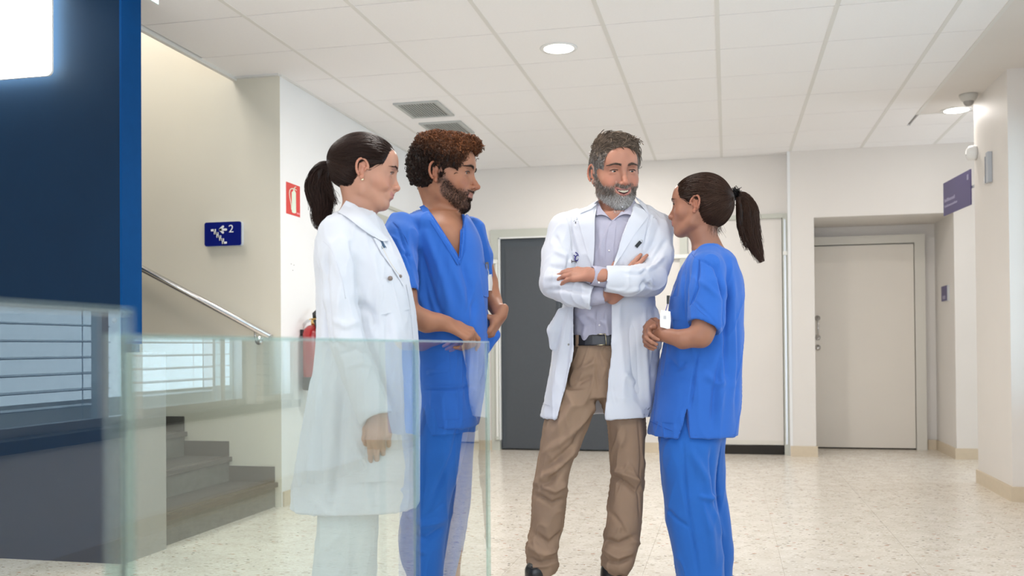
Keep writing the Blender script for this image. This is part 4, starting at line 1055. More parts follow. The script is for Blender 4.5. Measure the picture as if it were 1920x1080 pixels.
def shoes(p, spots, m, fwd, L_=.27):
    for (x, y) in spots:
        v = Vol(axis(x-.2, x+.2, .006), axis(y-.2, y+.2, .006), axis(-.004, .13, .006)); d = np.array([fwd[0], fwd[1], 0.]); d /= np.linalg.norm(d)
        c = np.array([x, y, 0.]); h_ = c-d*L_*.3; t = c+d*L_*.55
        v.cap(h_+[0, 0, .04], c+d*.06+[0, 0, .038], .040, .044, .02); v.cap(c+d*.06+[0, 0, .034], t-d*.03+[0, 0, .026], .046, .032, .02)
        v.cap(h_+[0, 0, .05], h_+d*.04+[0, 0, .10], .038, .040, .02); v.half((0, 0, .002), (0, 0, -1))
        V, Q = v.mesh(1); o = add_mesh('shoe', V, Q, m, p.root)
        w = Vol(axis(x-.2, x+.2, .006), axis(y-.2, y+.2, .006), axis(-.004, .03, .004)); w.cap(h_+[0, 0, .012], c+d*.06+[0, 0, .012], .044, .048, .01); w.cap(c+d*.06+[0, 0, .012], t-d*.025+[0, 0, .012], .048, .036, .01); w.half((0, 0, .018), (0, 0, 1)); w.half((0, 0, .001), (0, 0, -1))
        V, Q = w.mesh(0); s_ = add_mesh('sole', V, Q, m_black, o); 
def pony_cap(H, extra=(), low=-.062, front=.0):
    hv = Vol(axis(H.c[0]-.22, H.c[0]+.22, .0035), axis(H.c[1]-.16, H.c[1]+.16, .0035), axis(H.c[2]-.16, H.c[2]+.17, .0035))
    H.ell(hv, (0, -.020, .033), (.0805, .101, .090), k=0)
    H.ell(hv, (0, -.045, -.010), (.068, .070, .072), k=.02)
    H.ell(hv, (0, .024, .028), (.071, .070, .076), k=.02)
    for e in extra: H.ell(hv, e[0], e[1], k=.02)
    H.ell(hv, (0, .118, -.022+front), (.115, .082, .112), k=.004, op='s')
    for s_ in (-1, 1): H.ell(hv, (s_*.08, .075, -.028), (.05, .062, .052), k=.006, op='s')
    for s_ in (-1, 1):
        H.ell(hv, (s_*.088, .000, -.020), (.030, .020, .042), k=.004, op='s')
        H.ell(hv, (s_*.072, .034, -.066), (.05, .05, .062), k=.004, op='s')
        H.ell(hv, (s_*.075, -.008, -.085), (.045, .036, .05), k=.004, op='s')
    n = H.R@np.array([0, -.25, -1.]); hv.half(H.T((0, -.06, low)), n, k=.008)
    return hv
def strands_obj(name, S, R, base, var, parent, rs, tips=None):
    V, Q = tubes(S, R); return add_mesh(name, V, Q, m_hair, parent, strand_colors(S, base, var, rs, tips=tips))
def pulled_back(H, hv, T, n, rs, base, parent, name='hair', var=.22, r=.0008):
    V, Q = hv.mesh(1); o = add_mesh(name, V, Q, m_hair, parent, np.tile(np.array(base)*.55, (len(V), 1)))
    N = vnormals(V, Q); Tw = H.T(T); i = rs.randint(0, len(V), n); roots = V[i]+rs.randn(n, 3)*.001
    def flow(p):
        d = Tw-p; L_ = np.linalg.norm(d, axis=1)[:, None]; return d/np.maximum(L_, 1e-6)*np.clip(L_/.02, 0, 1)
    f, grad = sdf_sampler(hv); p = roots; out = [p.copy()]; jd = rs.randn(n, 3)*.10; nst = 16; off = .0005+rs.rand(n)*.003
    for k in range(nst-1):
        d = Tw-p; L_ = np.linalg.norm(d, axis=1)[:, None]; d = d/np.maximum(L_, 1e-6)+jd*np.clip(L_/.05, 0, 1); g = grad(p); d = d-g*(d*g).sum(1)[:, None]; d /= np.maximum(np.linalg.norm(d, axis=1), 1e-9)[:, None]
        p = p+d*np.minimum(.011, L_*.7); g = grad(p); p = p+g*np.clip(off-f(p), -.004, .004)[:, None]; out.append(p.copy())
    S = np.stack(out, 1); strands_obj('hair_strands', S, np.full(S.shape[:2], r*H.s), base, var, o, rs); return o
def tail(person, pts, rad, n, rs, base, parent, name='ponytail', wave=.004, r=.0009, var=.25, tips=None, split=.02):
    "pts: (px,py,dd) centre line, rad: px radius along it"
    C_ = np.array([person.L(*p) for p in pts]); m = 22; x = np.arange(len(C_)).astype(float); u = np.linspace(0, len(C_)-1, m)
    cl = np.stack([csp(x, C_[:, k], u) for k in range(3)], 1); rr = csp(x, np.array(rad, float)*person.m, u)
    T = np.gradient(cl, axis=0); T /= np.linalg.norm(T, axis=1)[:, None]; A = np.cross(T, [0, 1, 0]); A /= np.linalg.norm(A, axis=1)[:, None]; B = np.cross(T, A)
    a = rs.rand(n)*6.283; q = np.sqrt(rs.rand(n)); S = np.zeros((n, m, 3)); ln = 1-.5*rs.rand(n)**1.3
    ph = rs.rand(n, 2)*6.28; fr = 1+rs.rand(n, 2)*1.5
    for j in range(m):
        jj = j/(m-1)*ln*(m-1); i0 = np.floor(jj).astype(int); i1 = np.minimum(i0+1, m-1); w = (jj-i0)[:, None]
        c = cl[i0]*(1-w)+cl[i1]*w; R_ = rr[i0]*(1-w[:, 0])+rr[i1]*w[:, 0]; t = j/(m-1)
        aa = a+.8*t*np.sin(ph[:, 0]*3); off = A[i0]*(np.cos(aa)*q*R_)[:, None]+B[i0]*(np.sin(aa)*q*R_*.75)[:, None]
        wv = wave*t*(np.sin(ph[:, 0]+t*6*fr[:, 0])[:, None]*A[i0]+np.sin(ph[:, 1]+t*6*fr[:, 1])[:, None]*B[i0])
        fl = split*max(0, t-.6)*rs_fly(n, rs, j)[:, None]*A[i0]
        S[:, j] = c+off+wv+fl
    Rr = np.full((n, m), r)*np.linspace(1, .5, m)[None, :]
    core = Vol(axis(cl[:, 0].min()-.06, cl[:, 0].max()+.06, .005), axis(cl[:, 1].min()-.06, cl[:, 1].max()+.06, .005), axis(cl[:, 2].min()-.06, cl[:, 2].max()+.06, .005))
    k_ = int(m*.62); core.chain([cl[i] for i in range(0, k_, 3)], [rr[i]*.62*(1-.6*max(0, i/m-.4)) for i in range(0, k_, 3)], .01)
    V, Q = core.mesh(1); V = V+vnormals(V, Q)*(.003*noise3(V*np.array([1, 1, .2]), 60, 4, 1))[:, None]
    o = add_mesh(name, V, Q, m_hair, parent, np.tile(np.array(base)*.5, (len(V), 1)))
    strands_obj('hair_strands', S, Rr, base, var, o, rs, tips); return o
_fly = {}
def rs_fly(n, rs, j):
    if n not in _fly: _fly[n] = rs.randn(n)
    return _fly[n]
SKIN_F = (.42, .215, .145); SKIN_M = (.31, .136, .076); SKIN_O = (.40, .185, .122); SKIN_R = (.31, .142, .088)
# ================================================================== woman in white coat (left)
def woman_coat():
    p = Person(2.95, 675, 'woman in a long white coat with dark ponytail, standing in profile at the left'); L = p.L; rs = np.random.RandomState(11)
    H = Head(L(688, 322, 0), 93, -9, 2, .95)
    hp = L(715, 800, -.2)
    hx, hz = H.c[0], H.c[2]
    v = Vol(axis(-.30, .32, .009, [(hx-.11, hx+.135, .0019), (hp[0]-.07, hp[0]+.07, .003)]), axis(-.30, .26, .008, [(-.10, .10, .0022), (hp[1]-.05, hp[1]+.05, .003)]), axis(0, hz+.14, .010, [(hz-.15, hz+.14, .0019), (hp[2]-.13, hp[2]+.08, .003)]))
    build_head(v, H, dict(smile=.6, open=.0, jaw=.92, nose=.9, squint=0))
    v.chain([H.T((0, -.035, -.03)), L(676, 385, 0), L(662, 425, 0)], [.050, .050, .062], .025)
    v.loft(p.rows([(410, 640, 690, 0, .10), (440, 612, 715, 0, .15), (500, 605, 735, 0, .155), (600, 612, 745, 0, .135), (700, 605, 752, 0, .155), (780, 605, 745, 0, .15)]), .03)
    for dd, x0, x1 in ((-.09, 655, 645), (.09, 665, 655)): v.chain([L(660, 760, dd), L(x0, 950, dd), L(x1, 1130, dd*.9), L(x1-4, 1195, dd*.9)], [.068, .058, .045, .036], .03)
    p.arm(v, [(640, 455, -.15, 24), (642, 560, -.18, 21), (656, 640, -.18, 19), (690, 725, -.19, 15), (707, 766, -.20, 13)], .02)
    p.arm(v, [(650, 455, .15, 24), (655, 600, .17, 20), (690, 720, .15, 15)], .02)
    hand(v, L(709, 770, -.20), L(712, 835, -.215)-L(709, 770, -.20), (.15, -1, .05), 1, ((22, 20, 12), (30, 24, 14), (36, 28, 16), (42, 30, 18)), .93, thumb=(.75, .35, .35))
    V, Q = v.mesh(1)
    P = dict(smile=.6, brow=(.10, .05, .035), browa=.35, lip=(.38, .13, .12))
    body = add_mesh('body', V, Q, m_skin, p.root, skin_colors(V, H, P, SKIN_F)); eyes(H, p, (.16, .26, .32), (0, 0)); face_hair(H, p, (.03, .014, .01), rs, V, .8)
    # hair
    hv = pony_cap(H, extra=[((0, -.085, .028), (.05, .045, .05))]); base = (.022, .0105, .0075)
    hair = pulled_back(H, hv, (0, -.122, .020), 3600, rs, base, p.root)
    tail(p, [(628, 312, 0), (604, 320, 0), (596, 350, 0), (604, 385, 0), (602, 412, 0), (610, 434, 0)], [8, 17, 24, 22, 15, 5], 1300, rs, base, p.root, split=.012)
    tail(p, [(628, 312, -.01), (612, 330, -.01), (620, 360, -.02), (632, 385, -.02)], [6, 8, 7, 3], 160, rs, base, hair, name='hair_lock', split=.01)
    tie = MB(); c = L(627, 313, 0); 
    tv = Vol(axis(c[0]-.05, c[0]+.05, .003), axis(c[1]-.05, c[1]+.05, .003), axis(c[2]-.05, c[2]+.05, .003)); tv.ell(c, (.011, .019, .017), None, 0); Vt, Qt = tv.mesh(1); add_mesh('hair_tie', Vt, Qt, m_black, p.root)
    MB().lathe([(0, 0), (.0035, .001), (.004, .003), (.0035, .005), (0, .006)], c=tuple(H.T((.079, -.001, -.042))), axis=1, seg=12).build('earring', mat('gold_stud', (.9, .8, .55), .15, 1), None, smooth=True).parent = p.root
    # trousers
    v = p.vol(560, 730, 1215, 860, -.22, .22, .006)
    v.loft(p.rows([(880, 592, 712, -.02, .15), (960, 596, 706, -.09, .085), (1080, 587, 697, -.09, .08), (1150, 590, 690, -.09, .078), (1185, 594, 688, -.09, .074)]), .02)
    v.loft(p.rows([(880, 600, 712, .06, .1), (1080, 606, 705, .09, .08), (1185, 610, 700, .09, .074)]), .02)
    p.cloth('trousers', v, m_whitep, [([(653, 960), (655, 1080), (657, 1180)], 3, 2.2), ([(640, 1000), (600, 1040)], 5, 2)], seed=3)
    # coat
    v = p.vol(520, 830, 1000, 365, -.27, .24, .0055)
    v.loft(p.rows([(391, 652, 692, .0, .058), (402, 634, 706, 0, .10), (418, 616, 716, 0, .145), (440, 602, 728, 0, .172), (480, 592, 749, 0, .180), (530, 594, 768, 0, .172), (600, 596, 779, 0, .16), (640, 594, 782, 0, .162), (700, 588, 786, 0, .172), (738, 581, 788, 0, .18), (835, 564, 788, 0, .19), (905, 553, 786, 0, .196), (948, 548, 785, 0, .20)]), .02, n=2.4)
    sl = p.vol(520, 830, 1000, 365, -.27, .24, .0055)
    p.arm(sl, [(632, 440, -.13, 34), (637, 480, -.165, 36), (640, 560, -.185, 33), (653, 640, -.185, 33), (676, 705, -.19, 31), (705, 782, -.205, 30)], .01)
    sl.ell(L(718, 812, -.215), (.062, .10, .062), None, .003, 's')
    v.mix((slice(None),)*3, sl.d, 'u', .012)
    v.chain([L(655, 455, .15), L(665, 600, .18), L(705, 720, .16), L(725, 770, .15)], [.055, .05, .046, .046], .02)
    v.cap(L(680, 350, 0), L(668, 420, 0), .056, .060, .004, 's')
    FF = [([(612, 470), (608, 520), (612, 600), (620, 680)], 7, -7), ([(625, 470), (640, 520), (632, 600)], 8, 4), ([(655, 440), (672, 500), (676, 560)], 7, -5), ([(676, 560), (690, 640), (712, 700), (735, 762)], 6, -6),
          ([(600, 650), (625, 640), (650, 655)], 6, -4), ([(620, 600), (650, 612), (675, 600)], 7, 3), ([(640, 665), (668, 655), (690, 662)], 5, -3), ([(650, 690), (680, 680), (700, 690)], 5, 3),
          ([(645, 720), (640, 790), (630, 900), (622, 950)], 12, -9), ([(610, 700), (596, 800), (580, 930)], 14, 8), ([(690, 800), (700, 870), (705, 950)], 10, -5), ([(740, 600), (748, 700), (752, 800)], 10, 5), ([(768, 560), (778, 660), (780, 800), (778, 930)], 7, -3),
          ([(700, 480), (712, 540), (716, 590)], 8, 3), ([(720, 560), (728, 640)], 8, -4), ([(668, 560), (700, 590), (705, 620)], 9, -5), ([(660, 820), (690, 880), (700, 900)], 8, 4)]
    coat = p.cloth('white_coat', v, m_coat, FF, seed=5, noise=(.0016, 7, 0))
    sf = surf_of(p, coat)
    patch('coat_collar', p, sf, [(649, 376), (668, 384), (690, 404), (712, 428), (728, 452)], [(634, 398), (652, 408), (672, 424), (694, 440), (716, 452)], m_coat, .010, off=.004, ext=.02, bulge=.004)
    patch('coat_lapel', p, sf, [(716, 446), (738, 474), (752, 504), (762, 534)], [(700, 446), (716, 476), (738, 506), (756, 536)], m_coat, .006, off=.002)
    patch('inner_shirt', p, sf, [(699, 440), (711, 441), (712, 441)], [(714, 468), (725, 463), (725, 466)], mat('slate_blue_cloth', srgb(58, 84, 110), .7), .0075, nv=5, nu=5)
    line('spectacle_cord', p, sf, [(716, 462), (728, 486), (742, 508), (750, 516)], mat('silver_cord', srgb(205, 200, 192), .4), .0022, .006)
    for (x, y, w) in ((732, 522, 4.5), (751, 518, 3.2)):
        q = L(x, y, sf(x, y)-p.D-.008); e = MB().lathe([(0, 0), (w*.8*p.m, 0), (w*p.m, -.003), (w*.7*p.m, -.007), (0, -.008)], axis=1, c=tuple(q), seg=16).build('stethoscope_tip', mat('taupe_rubber', srgb(120, 106, 98), .4), None, smooth=True); e.parent = p.root
    patch('coat_pocket', p, sf, [(660, 838), (664, 870), (670, 905)], [(766, 826), (768, 860), (766, 902)], m_coat, .004, nu=10)
    line('coat_seam', p, sf, [(606, 452), (622, 470), (640, 520), (648, 560)], m_wthread, .0009, .0008, parent=coat)
    line('coat_seam', p, sf, [(668, 776), (700, 771), (733, 761)], m_wthread, .0008, .002, parent=coat)
    line('coat_seam', p, sf, [(553, 925), (600, 938), (660, 948), (720, 946), (780, 934)], m_wthread, .0008, .0008, parent=coat)
    line('coat_seam', p, sf, [(762, 534), (772, 600), (778, 700), (780, 800), (778, 925)], m_wthread, .0009, .0008, parent=coat)
    patch('chest_pocket', p, sf, [(708, 524), (712, 560), (714, 590)], [(756, 518), (764, 552), (769, 580)], m_coat, .0035)
    shoes(p, [(L(664, 1100, -.09)[0], -.09), (L(672, 1100, .09)[0], .09)], m_whshoe, (1, 0), .25)
    return p
def short_cap(H, top=.0, sides=.006, frontz=0., low=-.045, extra=()):
    hv = Vol(axis(H.c[0]-.16, H.c[0]+.16, .0035), axis(H.c[1]-.16, H.c[1]+.16, .0035), axis(H.c[2]-.16, H.c[2]+.19, .0035))
    H.ell(hv, (0, -.019, .031), (.074+sides, .094+sides, .086+sides), k=0)
    H.ell(hv, (0, -.040, -.010), (.064+sides, .062+sides, .062), k=.02)
    H.ell(hv, (0, .024, .026+frontz*.5), (.067+sides, .066+sides, .073), k=.02)
    for e in extra: H.ell(hv, e[0], e[1], k=.018)
    H.ell(hv, (0, .122, -.026+frontz), (.105, .083, .112), k=.004, op='s')
    for s_ in (-1, 1):
        H.ell(hv, (s_*.088, -.002, -.020), (.030, .017, .038), k=.003, op='s')
        H.ell(hv, (s_*.074, .040, -.050), (.05, .046, .062), k=.004, op='s')
        H.ell(hv, (s_*.070, -.012, -.085), (.045, .036, .045), k=.004, op='s')
        H.cap(hv, (s_*.0725, .010, .01), (s_*.072, .0095, -.016), .0055, .004, k=.004)
    n = H.R@np.array([0, -.30, -1.]); hv.half(H.T((0, -.07, low)), n, k=.01)
    return hv
def combed(H, hv, n, rs, base, parent, flow, nst=8, step=.006, off=(.0005, .004), r=.0007, jit=.3, wav=0, var=.3, top_only=None, colf=None, lump=.0016):
    V, Q = hv.mesh(1); V = V+vnormals(V, Q)*(lump*noise3(V, 45, 2, 2))[:, None]
    cc = np.tile(np.array(base)*.45, (len(V), 1)) if colf is None else colf(H.inv(V))*.5
    o = add_mesh('hair', V, Q, m_hair, parent, cc)
    i = rs.randint(0, len(V), n)
    if top_only is not None: w = top_only(H.inv(V)); w = w/w.sum(); i = rs.choice(len(V), n, p=w)
    roots = V[i]+rs.randn(n, 3)*.001; S = comb(hv, roots, flow, nst, step, off[0], .002+(off[1]-.002)*smoothstep(.035, .085, H.inv(roots)[:, 2]), rs, jit, wav)
    if colf is None: strands_obj('hair_strands', S, np.full(S.shape[:2], r*H.s)*np.linspace(1, .5, nst)[None], base, var, o, rs)
    else:
        Vt, Qt = tubes(S, np.full(S.shape[:2], r*H.s)*np.linspace(1, .5, nst)[None]); c = colf(H.inv(roots))*np.exp(rs.randn(n, 1)*var); add_mesh('hair_strands', Vt, Qt, m_hair, o, np.repeat(c, nst*3, 0))
    return o
def curls(H, hv, o, n, rs, wf, colf, length=.024, rad=.0035, turns=1.6, r=.0007, var=.4, per=4, lay=.5, dirf=None):
    V, Q = hv.mesh(1); N = vnormals(V, Q); w = wf(H.inv(V)); i = rs.choice(len(V), n, p=w/w.sum()); S = []; C_ = []
    for k in i:
        nn = N[k]; t = (dirf if dirf is not None else H.R[:, 1])+rs.randn(3)*.5; t = t-nn*(t@nn); t /= np.linalg.norm(t); b = np.cross(nn, t); L_ = length*(.6+.8*rs.rand()); ph = rs.rand()*6.28; c = colf(H.inv(V[k:k+1]))[0]*math.exp(rs.randn()*var)
        for _ in range(per):
            e = rs.randn(3)*.0008; p2 = ph+rs.randn()*.25; pts = []
            for u in np.linspace(0, 1, 9):
                a = p2+u*turns*6.28; pts.append(V[k]+e-nn*.002+t*L_*u+nn*(lay*L_*math.sin(u*2.4)*.6)+(b*math.cos(a)+nn*math.sin(a))*rad*min(1, u*2.5))
            S.append(pts); C_.append(c*math.exp(rs.randn()*.12))
    S = np.array(S); m = len(S); Vt, Qt = tubes(S, np.tile(np.linspace(1, .6, 9)*r*H.s, (m, 1))); add_mesh('hair_curls', Vt, Qt, m_hair, o, np.repeat(np.array(C_), 27, 0))
# ================================================================== curly-haired man in blue scrubs
def curly_man():
    p = Person(3.35, 835, 'curly-haired bearded man in blue scrubs with his hands in the tunic pockets'); L = p.L; rs = np.random.RandomState(21)
    H = Head(L(834, 326, 0), 78, -5, 1, 1.09)
    h1 = L(838, 606, -.20); h2 = L(928, 610, .0); hx, hz = H.c[0], H.c[2]
    v = Vol(axis(-.30, .30, .009, [(hx-.12, hx+.16, .0021), (h1[0]-.08, h1[0]+.08, .0028), (h2[0]-.05, h2[0]+.05, .0028)]), axis(-.30, .28, .008, [(-.12, .12, .0026), (h1[1]-.05, h1[1]+.05, .0028)]), axis(0, hz+.15, .010, [(hz-.20, hz+.15, .0021), (h1[2]-.05, h1[2]+.06, .0028)]))
    build_head(v, H, dict(male=1, nose=1.12, jaw=.98, chin=.003, smile=.05))
    v.chain([H.T((0, -.035, -.04)), L(826, 385, 0), L(822, 430, 0)], [.056, .056, .070], .025)
    v.cap(H.T((-.050, -.022, -.060)), L(848, 428, -.045), .012, .012, .02); v.cap(H.T((.050, -.022, -.060)), L(848, 428, .03), .012, .012, .02)
    v.cap(H.T((0, .030, -.128)), H.T((0, .034, -.145)), .012, .010, .012)
    v.loft(p.rows([(402, 790, 862, 0, .10), (430, 752, 885, 0, .145), (500, 752, 897, 0, .14), (600, 775, 890, 0, .12), (700, 795, 872, 0, .11), (770, 800, 862, 0, .09)]), .03)
    v.chain([L(833, 770, -.06), L(805, 930, -.1), L(795, 1080, -.1), L(795, 1150, -.1)], [.055, .045, .045, .036], .03); v.chain([L(845, 770, .06), L(858, 930, .1), L(838, 1080, .1), L(838, 1150, .1)], [.05, .040, .045, .036], .03)
    p.arm(v, [(754, 445, -.14, 24), (756, 520, -.20, 23), (762, 585, -.235, 21), (800, 603, -.225, 18.5), (836, 607, -.205, 13.5)], .02)
    p.arm(v, [(890, 455, .14, 26), (912, 530, .15, 22), (924, 565, .10, 17), (938, 590, .01, 13)], .02)
    hand(v, L(838, 607, -.205), L(880, 625, -.19)-L(838, 607, -.205), (.35, -.55, .8), -1, ((30, 35, 25), (60, 60, 30), (70, 60, 30), (75, 60, 30)), 1.0, thumb=(.75, .25, .3))
    hand(v, L(939, 592, .01), L(922, 626, -.01)-L(939, 592, .01), (.95, -.25, -.1), 1, ((40, 45, 30),)*4, .86, thumb=(.35, .25, .95))
    V, Q = v.mesh(1)
    dark = (.030, .016, .012); P = dict(smile=.05, beard=dark, bearda=.68, brow=dark, browa=.5, lip=(.27, .105, .08), beardline=-.036)
    C_ = skin_colors(V, H, P, SKIN_M); body = add_mesh('body', V, Q, m_skin, p.root, C_); eyes(H, p, (.10, .09, .06), (0, 0)); face_hair(H, p, dark, rs, V, 1.5)
    base_ = np.array(SKIN_M); mask = np.clip((base_[0]-C_[:, 0])/base_[0]*2-.5, 0, 1)*(H.inv(V)[:, 2] < -.01)*(H.inv(V)[:, 1] > -.02)*(H.inv(V)[:, 2] > -.14)
    stubble(H, p, V, Q, mask, 7500, .0038, rs, dark, .00032)
    hv = short_cap(H, sides=.008, frontz=.008, extra=[((0, .035, .094), (.056, .062, .032)), ((0, -.03, .099), (.058, .070, .028)), ((0, .077, .090), (.042, .030, .026)), ((0, -.085, .03), (.052, .03, .062))])
    fw = H.R[:, 1]; up = H.R[:, 2]
    def flow(q):
        r = H.inv(q); w = smoothstep(.02, .07, r[:, 2])[:, None]; return fw*w*1.0+up*(w*.35)-up*(1-w)*1.0-fw*(1-w)*.35
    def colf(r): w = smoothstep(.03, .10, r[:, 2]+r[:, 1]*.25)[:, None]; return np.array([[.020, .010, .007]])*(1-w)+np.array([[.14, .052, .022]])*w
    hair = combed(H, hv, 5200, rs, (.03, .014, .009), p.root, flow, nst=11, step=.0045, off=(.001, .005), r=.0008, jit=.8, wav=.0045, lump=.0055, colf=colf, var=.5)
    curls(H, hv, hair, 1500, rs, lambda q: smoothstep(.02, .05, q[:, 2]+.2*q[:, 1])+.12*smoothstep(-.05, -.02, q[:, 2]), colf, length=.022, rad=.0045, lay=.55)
    # trousers
    v = p.vol(700, 940, 1185, 700, -.24, .24, .006)
    v.loft(p.rows([(718, 800, 893, -.02, .14), (800, 787, 880, -.05, .12), (870, 776, 864, -.09, .09), (936, 760, 846, -.1, .085), (1002, 747, 838, -.1, .083), (1049, 752, 833, -.1, .08), (1080, 764, 830, -.1, .078), (1130, 770, 828, -.1, .08), (1160, 772, 826, -.1, .08)]), .02)
    v.loft(p.rows([(718, 805, 893, .03, .13), (800, 835, 890, .09, .10), (870, 838, 884, .11, .09), (936, 840, 880, .11, .086), (1030, 832, 866, .11, .08), (1080, 828, 856, .11, .078), (1160, 826, 856, .11, .078)]), .015)
    p.cloth('scrub_trousers', v, m_scrubp, [([(800, 745), (850, 752), (885, 750)], 4, -3), ([(870, 760), (850, 850), (800, 960)], 6, -5), ([(760, 960), (790, 985), (836, 975)], 7, 6), ([(765, 1000), (800, 1010), (832, 990)], 6, -6), ([(770, 1030), (800, 1035)], 6, 5), ([(780, 860), (775, 930)], 7, 4), ([(860, 850), (850, 960)], 5, 4)], seed=8, noise=(.0022, 6, 0))
    # tunic
    v = p.vol(690, 960, 820, 370, -.30, .26, .005)
    v.loft(p.rows([(388, 800, 856, 0, .060), (398, 780, 872, 0, .10), (412, 758, 884, 0, .145), (440, 746, 900, 0, .165), (500, 748, 911, 0, .165), (560, 757, 914, 0, .155), (633, 774, 915, 0, .155), (690, 785, 913, 0, .165), (740, 788, 906, 0, .172), (797, 792, 897, 0, .178)]), .02, n=2.3)
    sl = p.vol(690, 960, 820, 370, -.30, .26, .005)
    p.arm(sl, [(752, 428, -.12, 30), (748, 450, -.17, 33), (747, 490, -.20, 34), (748, 540, -.225, 35)], .01); sl.ell(L(752, 566, -.235), (.07, .07, .058), None, .003, 's')
    v.mix((slice(None),)*3, sl.d, 'u', .012)
    s2 = p.vol(690, 960, 820, 370, -.30, .26, .005); p.arm(s2, [(885, 430, .10, 26), (900, 480, .14, 26), (902, 550, .14, 27)], .01); s2.ell(L(905, 590, .14), (.06, .07, .055), None, .003, 's'); v.mix((slice(None),)*3, s2.d, 'u', .012)
    # V neck opening: wedge from the neck down to the point
    a, b, c = L(795, 380, -.2), L(862, 392, -.2), L(860, 482, -.2)
    X, Y, Z = v.a[0][:, None, None], v.a[1][None, :, None], v.a[2][None, None, :]
    t = (Z-c[2])/(a[2]-c[2]); xl = c[0]+(a[0]-c[0])*t; xr = c[0]+(b[0]-c[0])*np.clip(t, -1, 1.1)**.6 if False else c[0]+(b[0]-c[0]+.012)*t
    dv = np.maximum(np.maximum(np.maximum(xl-X, X-xr), c[2]-Z), Y-.06).astype(f32); 
    ins = np.maximum(dv, 0*Z+f32(-9)); v.mix((slice(None),)*3, ins, 's', 0)
    v.chain([L(828, 372, 0), L(824, 398, 0)], [.066, .066], .0, 's')
    # skin under the neckline is the body mesh; pocket flare on the far side
    v.chain([L(905, 600, .02), L(924, 628, .02), L(915, 655, .02)], [.022, .024, .012], .02)
    FF = [([(775, 440), (792, 500), (800, 560), (812, 600)], 8, -4), ([(800, 440), (830, 520), (845, 590)], 10, 6), ([(790, 470), (815, 560), (835, 605)], 6, -5), ([(865, 490), (880, 540), (875, 610)], 8, -5), ([(840, 480), (870, 560), (890, 620)], 10, 4), ([(735, 460), (755, 475), (771, 480)], 4, -3), ([(730, 440), (745, 450), (768, 505)], 4, 3),
          ([(785, 540), (800, 590), (808, 612)], 6, 5), ([(890, 560), (884, 600), (880, 640)], 7, -5), ([(800, 660), (850, 655), (868, 640)], 7, 4), ([(795, 730), (840, 732), (890, 726)], 3, -4), ([(800, 700), (850, 696)], 8, 4), ([(860, 650), (872, 700), (880, 780)], 8, -5), ([(735, 415), (745, 425), (762, 470), (768, 500)], 2.5, -3)]
    tun = p.cloth('scrub_tunic', v, m_scrub, FF, seed=6, noise=(.0018, 7, 0))
    sf = surf_of(p, tun)
    patch('neck_band', p, sf, [(795, 384), (812, 404), (835, 440), (858, 476), (860, 484)], [(786, 388), (803, 410), (827, 447), (850, 484), (858, 497)], m_scrubd, .0035, off=.001, nu=5, nv=16)
    patch('neck_band', p, sf, [(861, 402), (863, 430), (862, 460), (860, 484)], [(871, 402), (874, 436), (872, 470), (862, 498)], m_scrubd, .0035, off=.001, nu=5, nv=14)
    for a_ in ([(797, 783), (840, 786), (888, 784)], [(737, 416), (750, 430), (764, 455), (770, 490)]):
        line('tunic_seam', p, sf, a_, m_thread, .0009, .0006, parent=tun)
    patch('chest_pocket', p, sf, [(898, 492), (901, 540), (908, 556)], [(914, 496), (916, 540), (916, 557)], m_scrub, .003, nu=4)
    patch('lower_pocket', p, sf, [(786, 620), (788, 680), (792, 722)], [(858, 620), (868, 660), (866, 720)], m_scrub, .004, nu=10)
    bd = patch('id_badge', p, sf, [(910, 516), (911, 532), (912, 545)], [(922, 514), (924, 530), (925, 545)], m_wht, .004, off=.006, nv=4, nu=4)
    patch('badge_clip', p, sf, [(910, 492), (911, 504)], [(916, 491), (917, 505)], m_black, .006, off=.004, nv=4, nu=4, parent=bd); line('badge_strap', p, sf, [(914, 504), (916, 510), (916, 517)], m_wht, .0015, .006, parent=bd)
    shoes(p, [(L(795, 1100, -.1)[0], -.1), (L(838, 1100, .1)[0], .1)], m_whshoe, (1, -.2), .29)
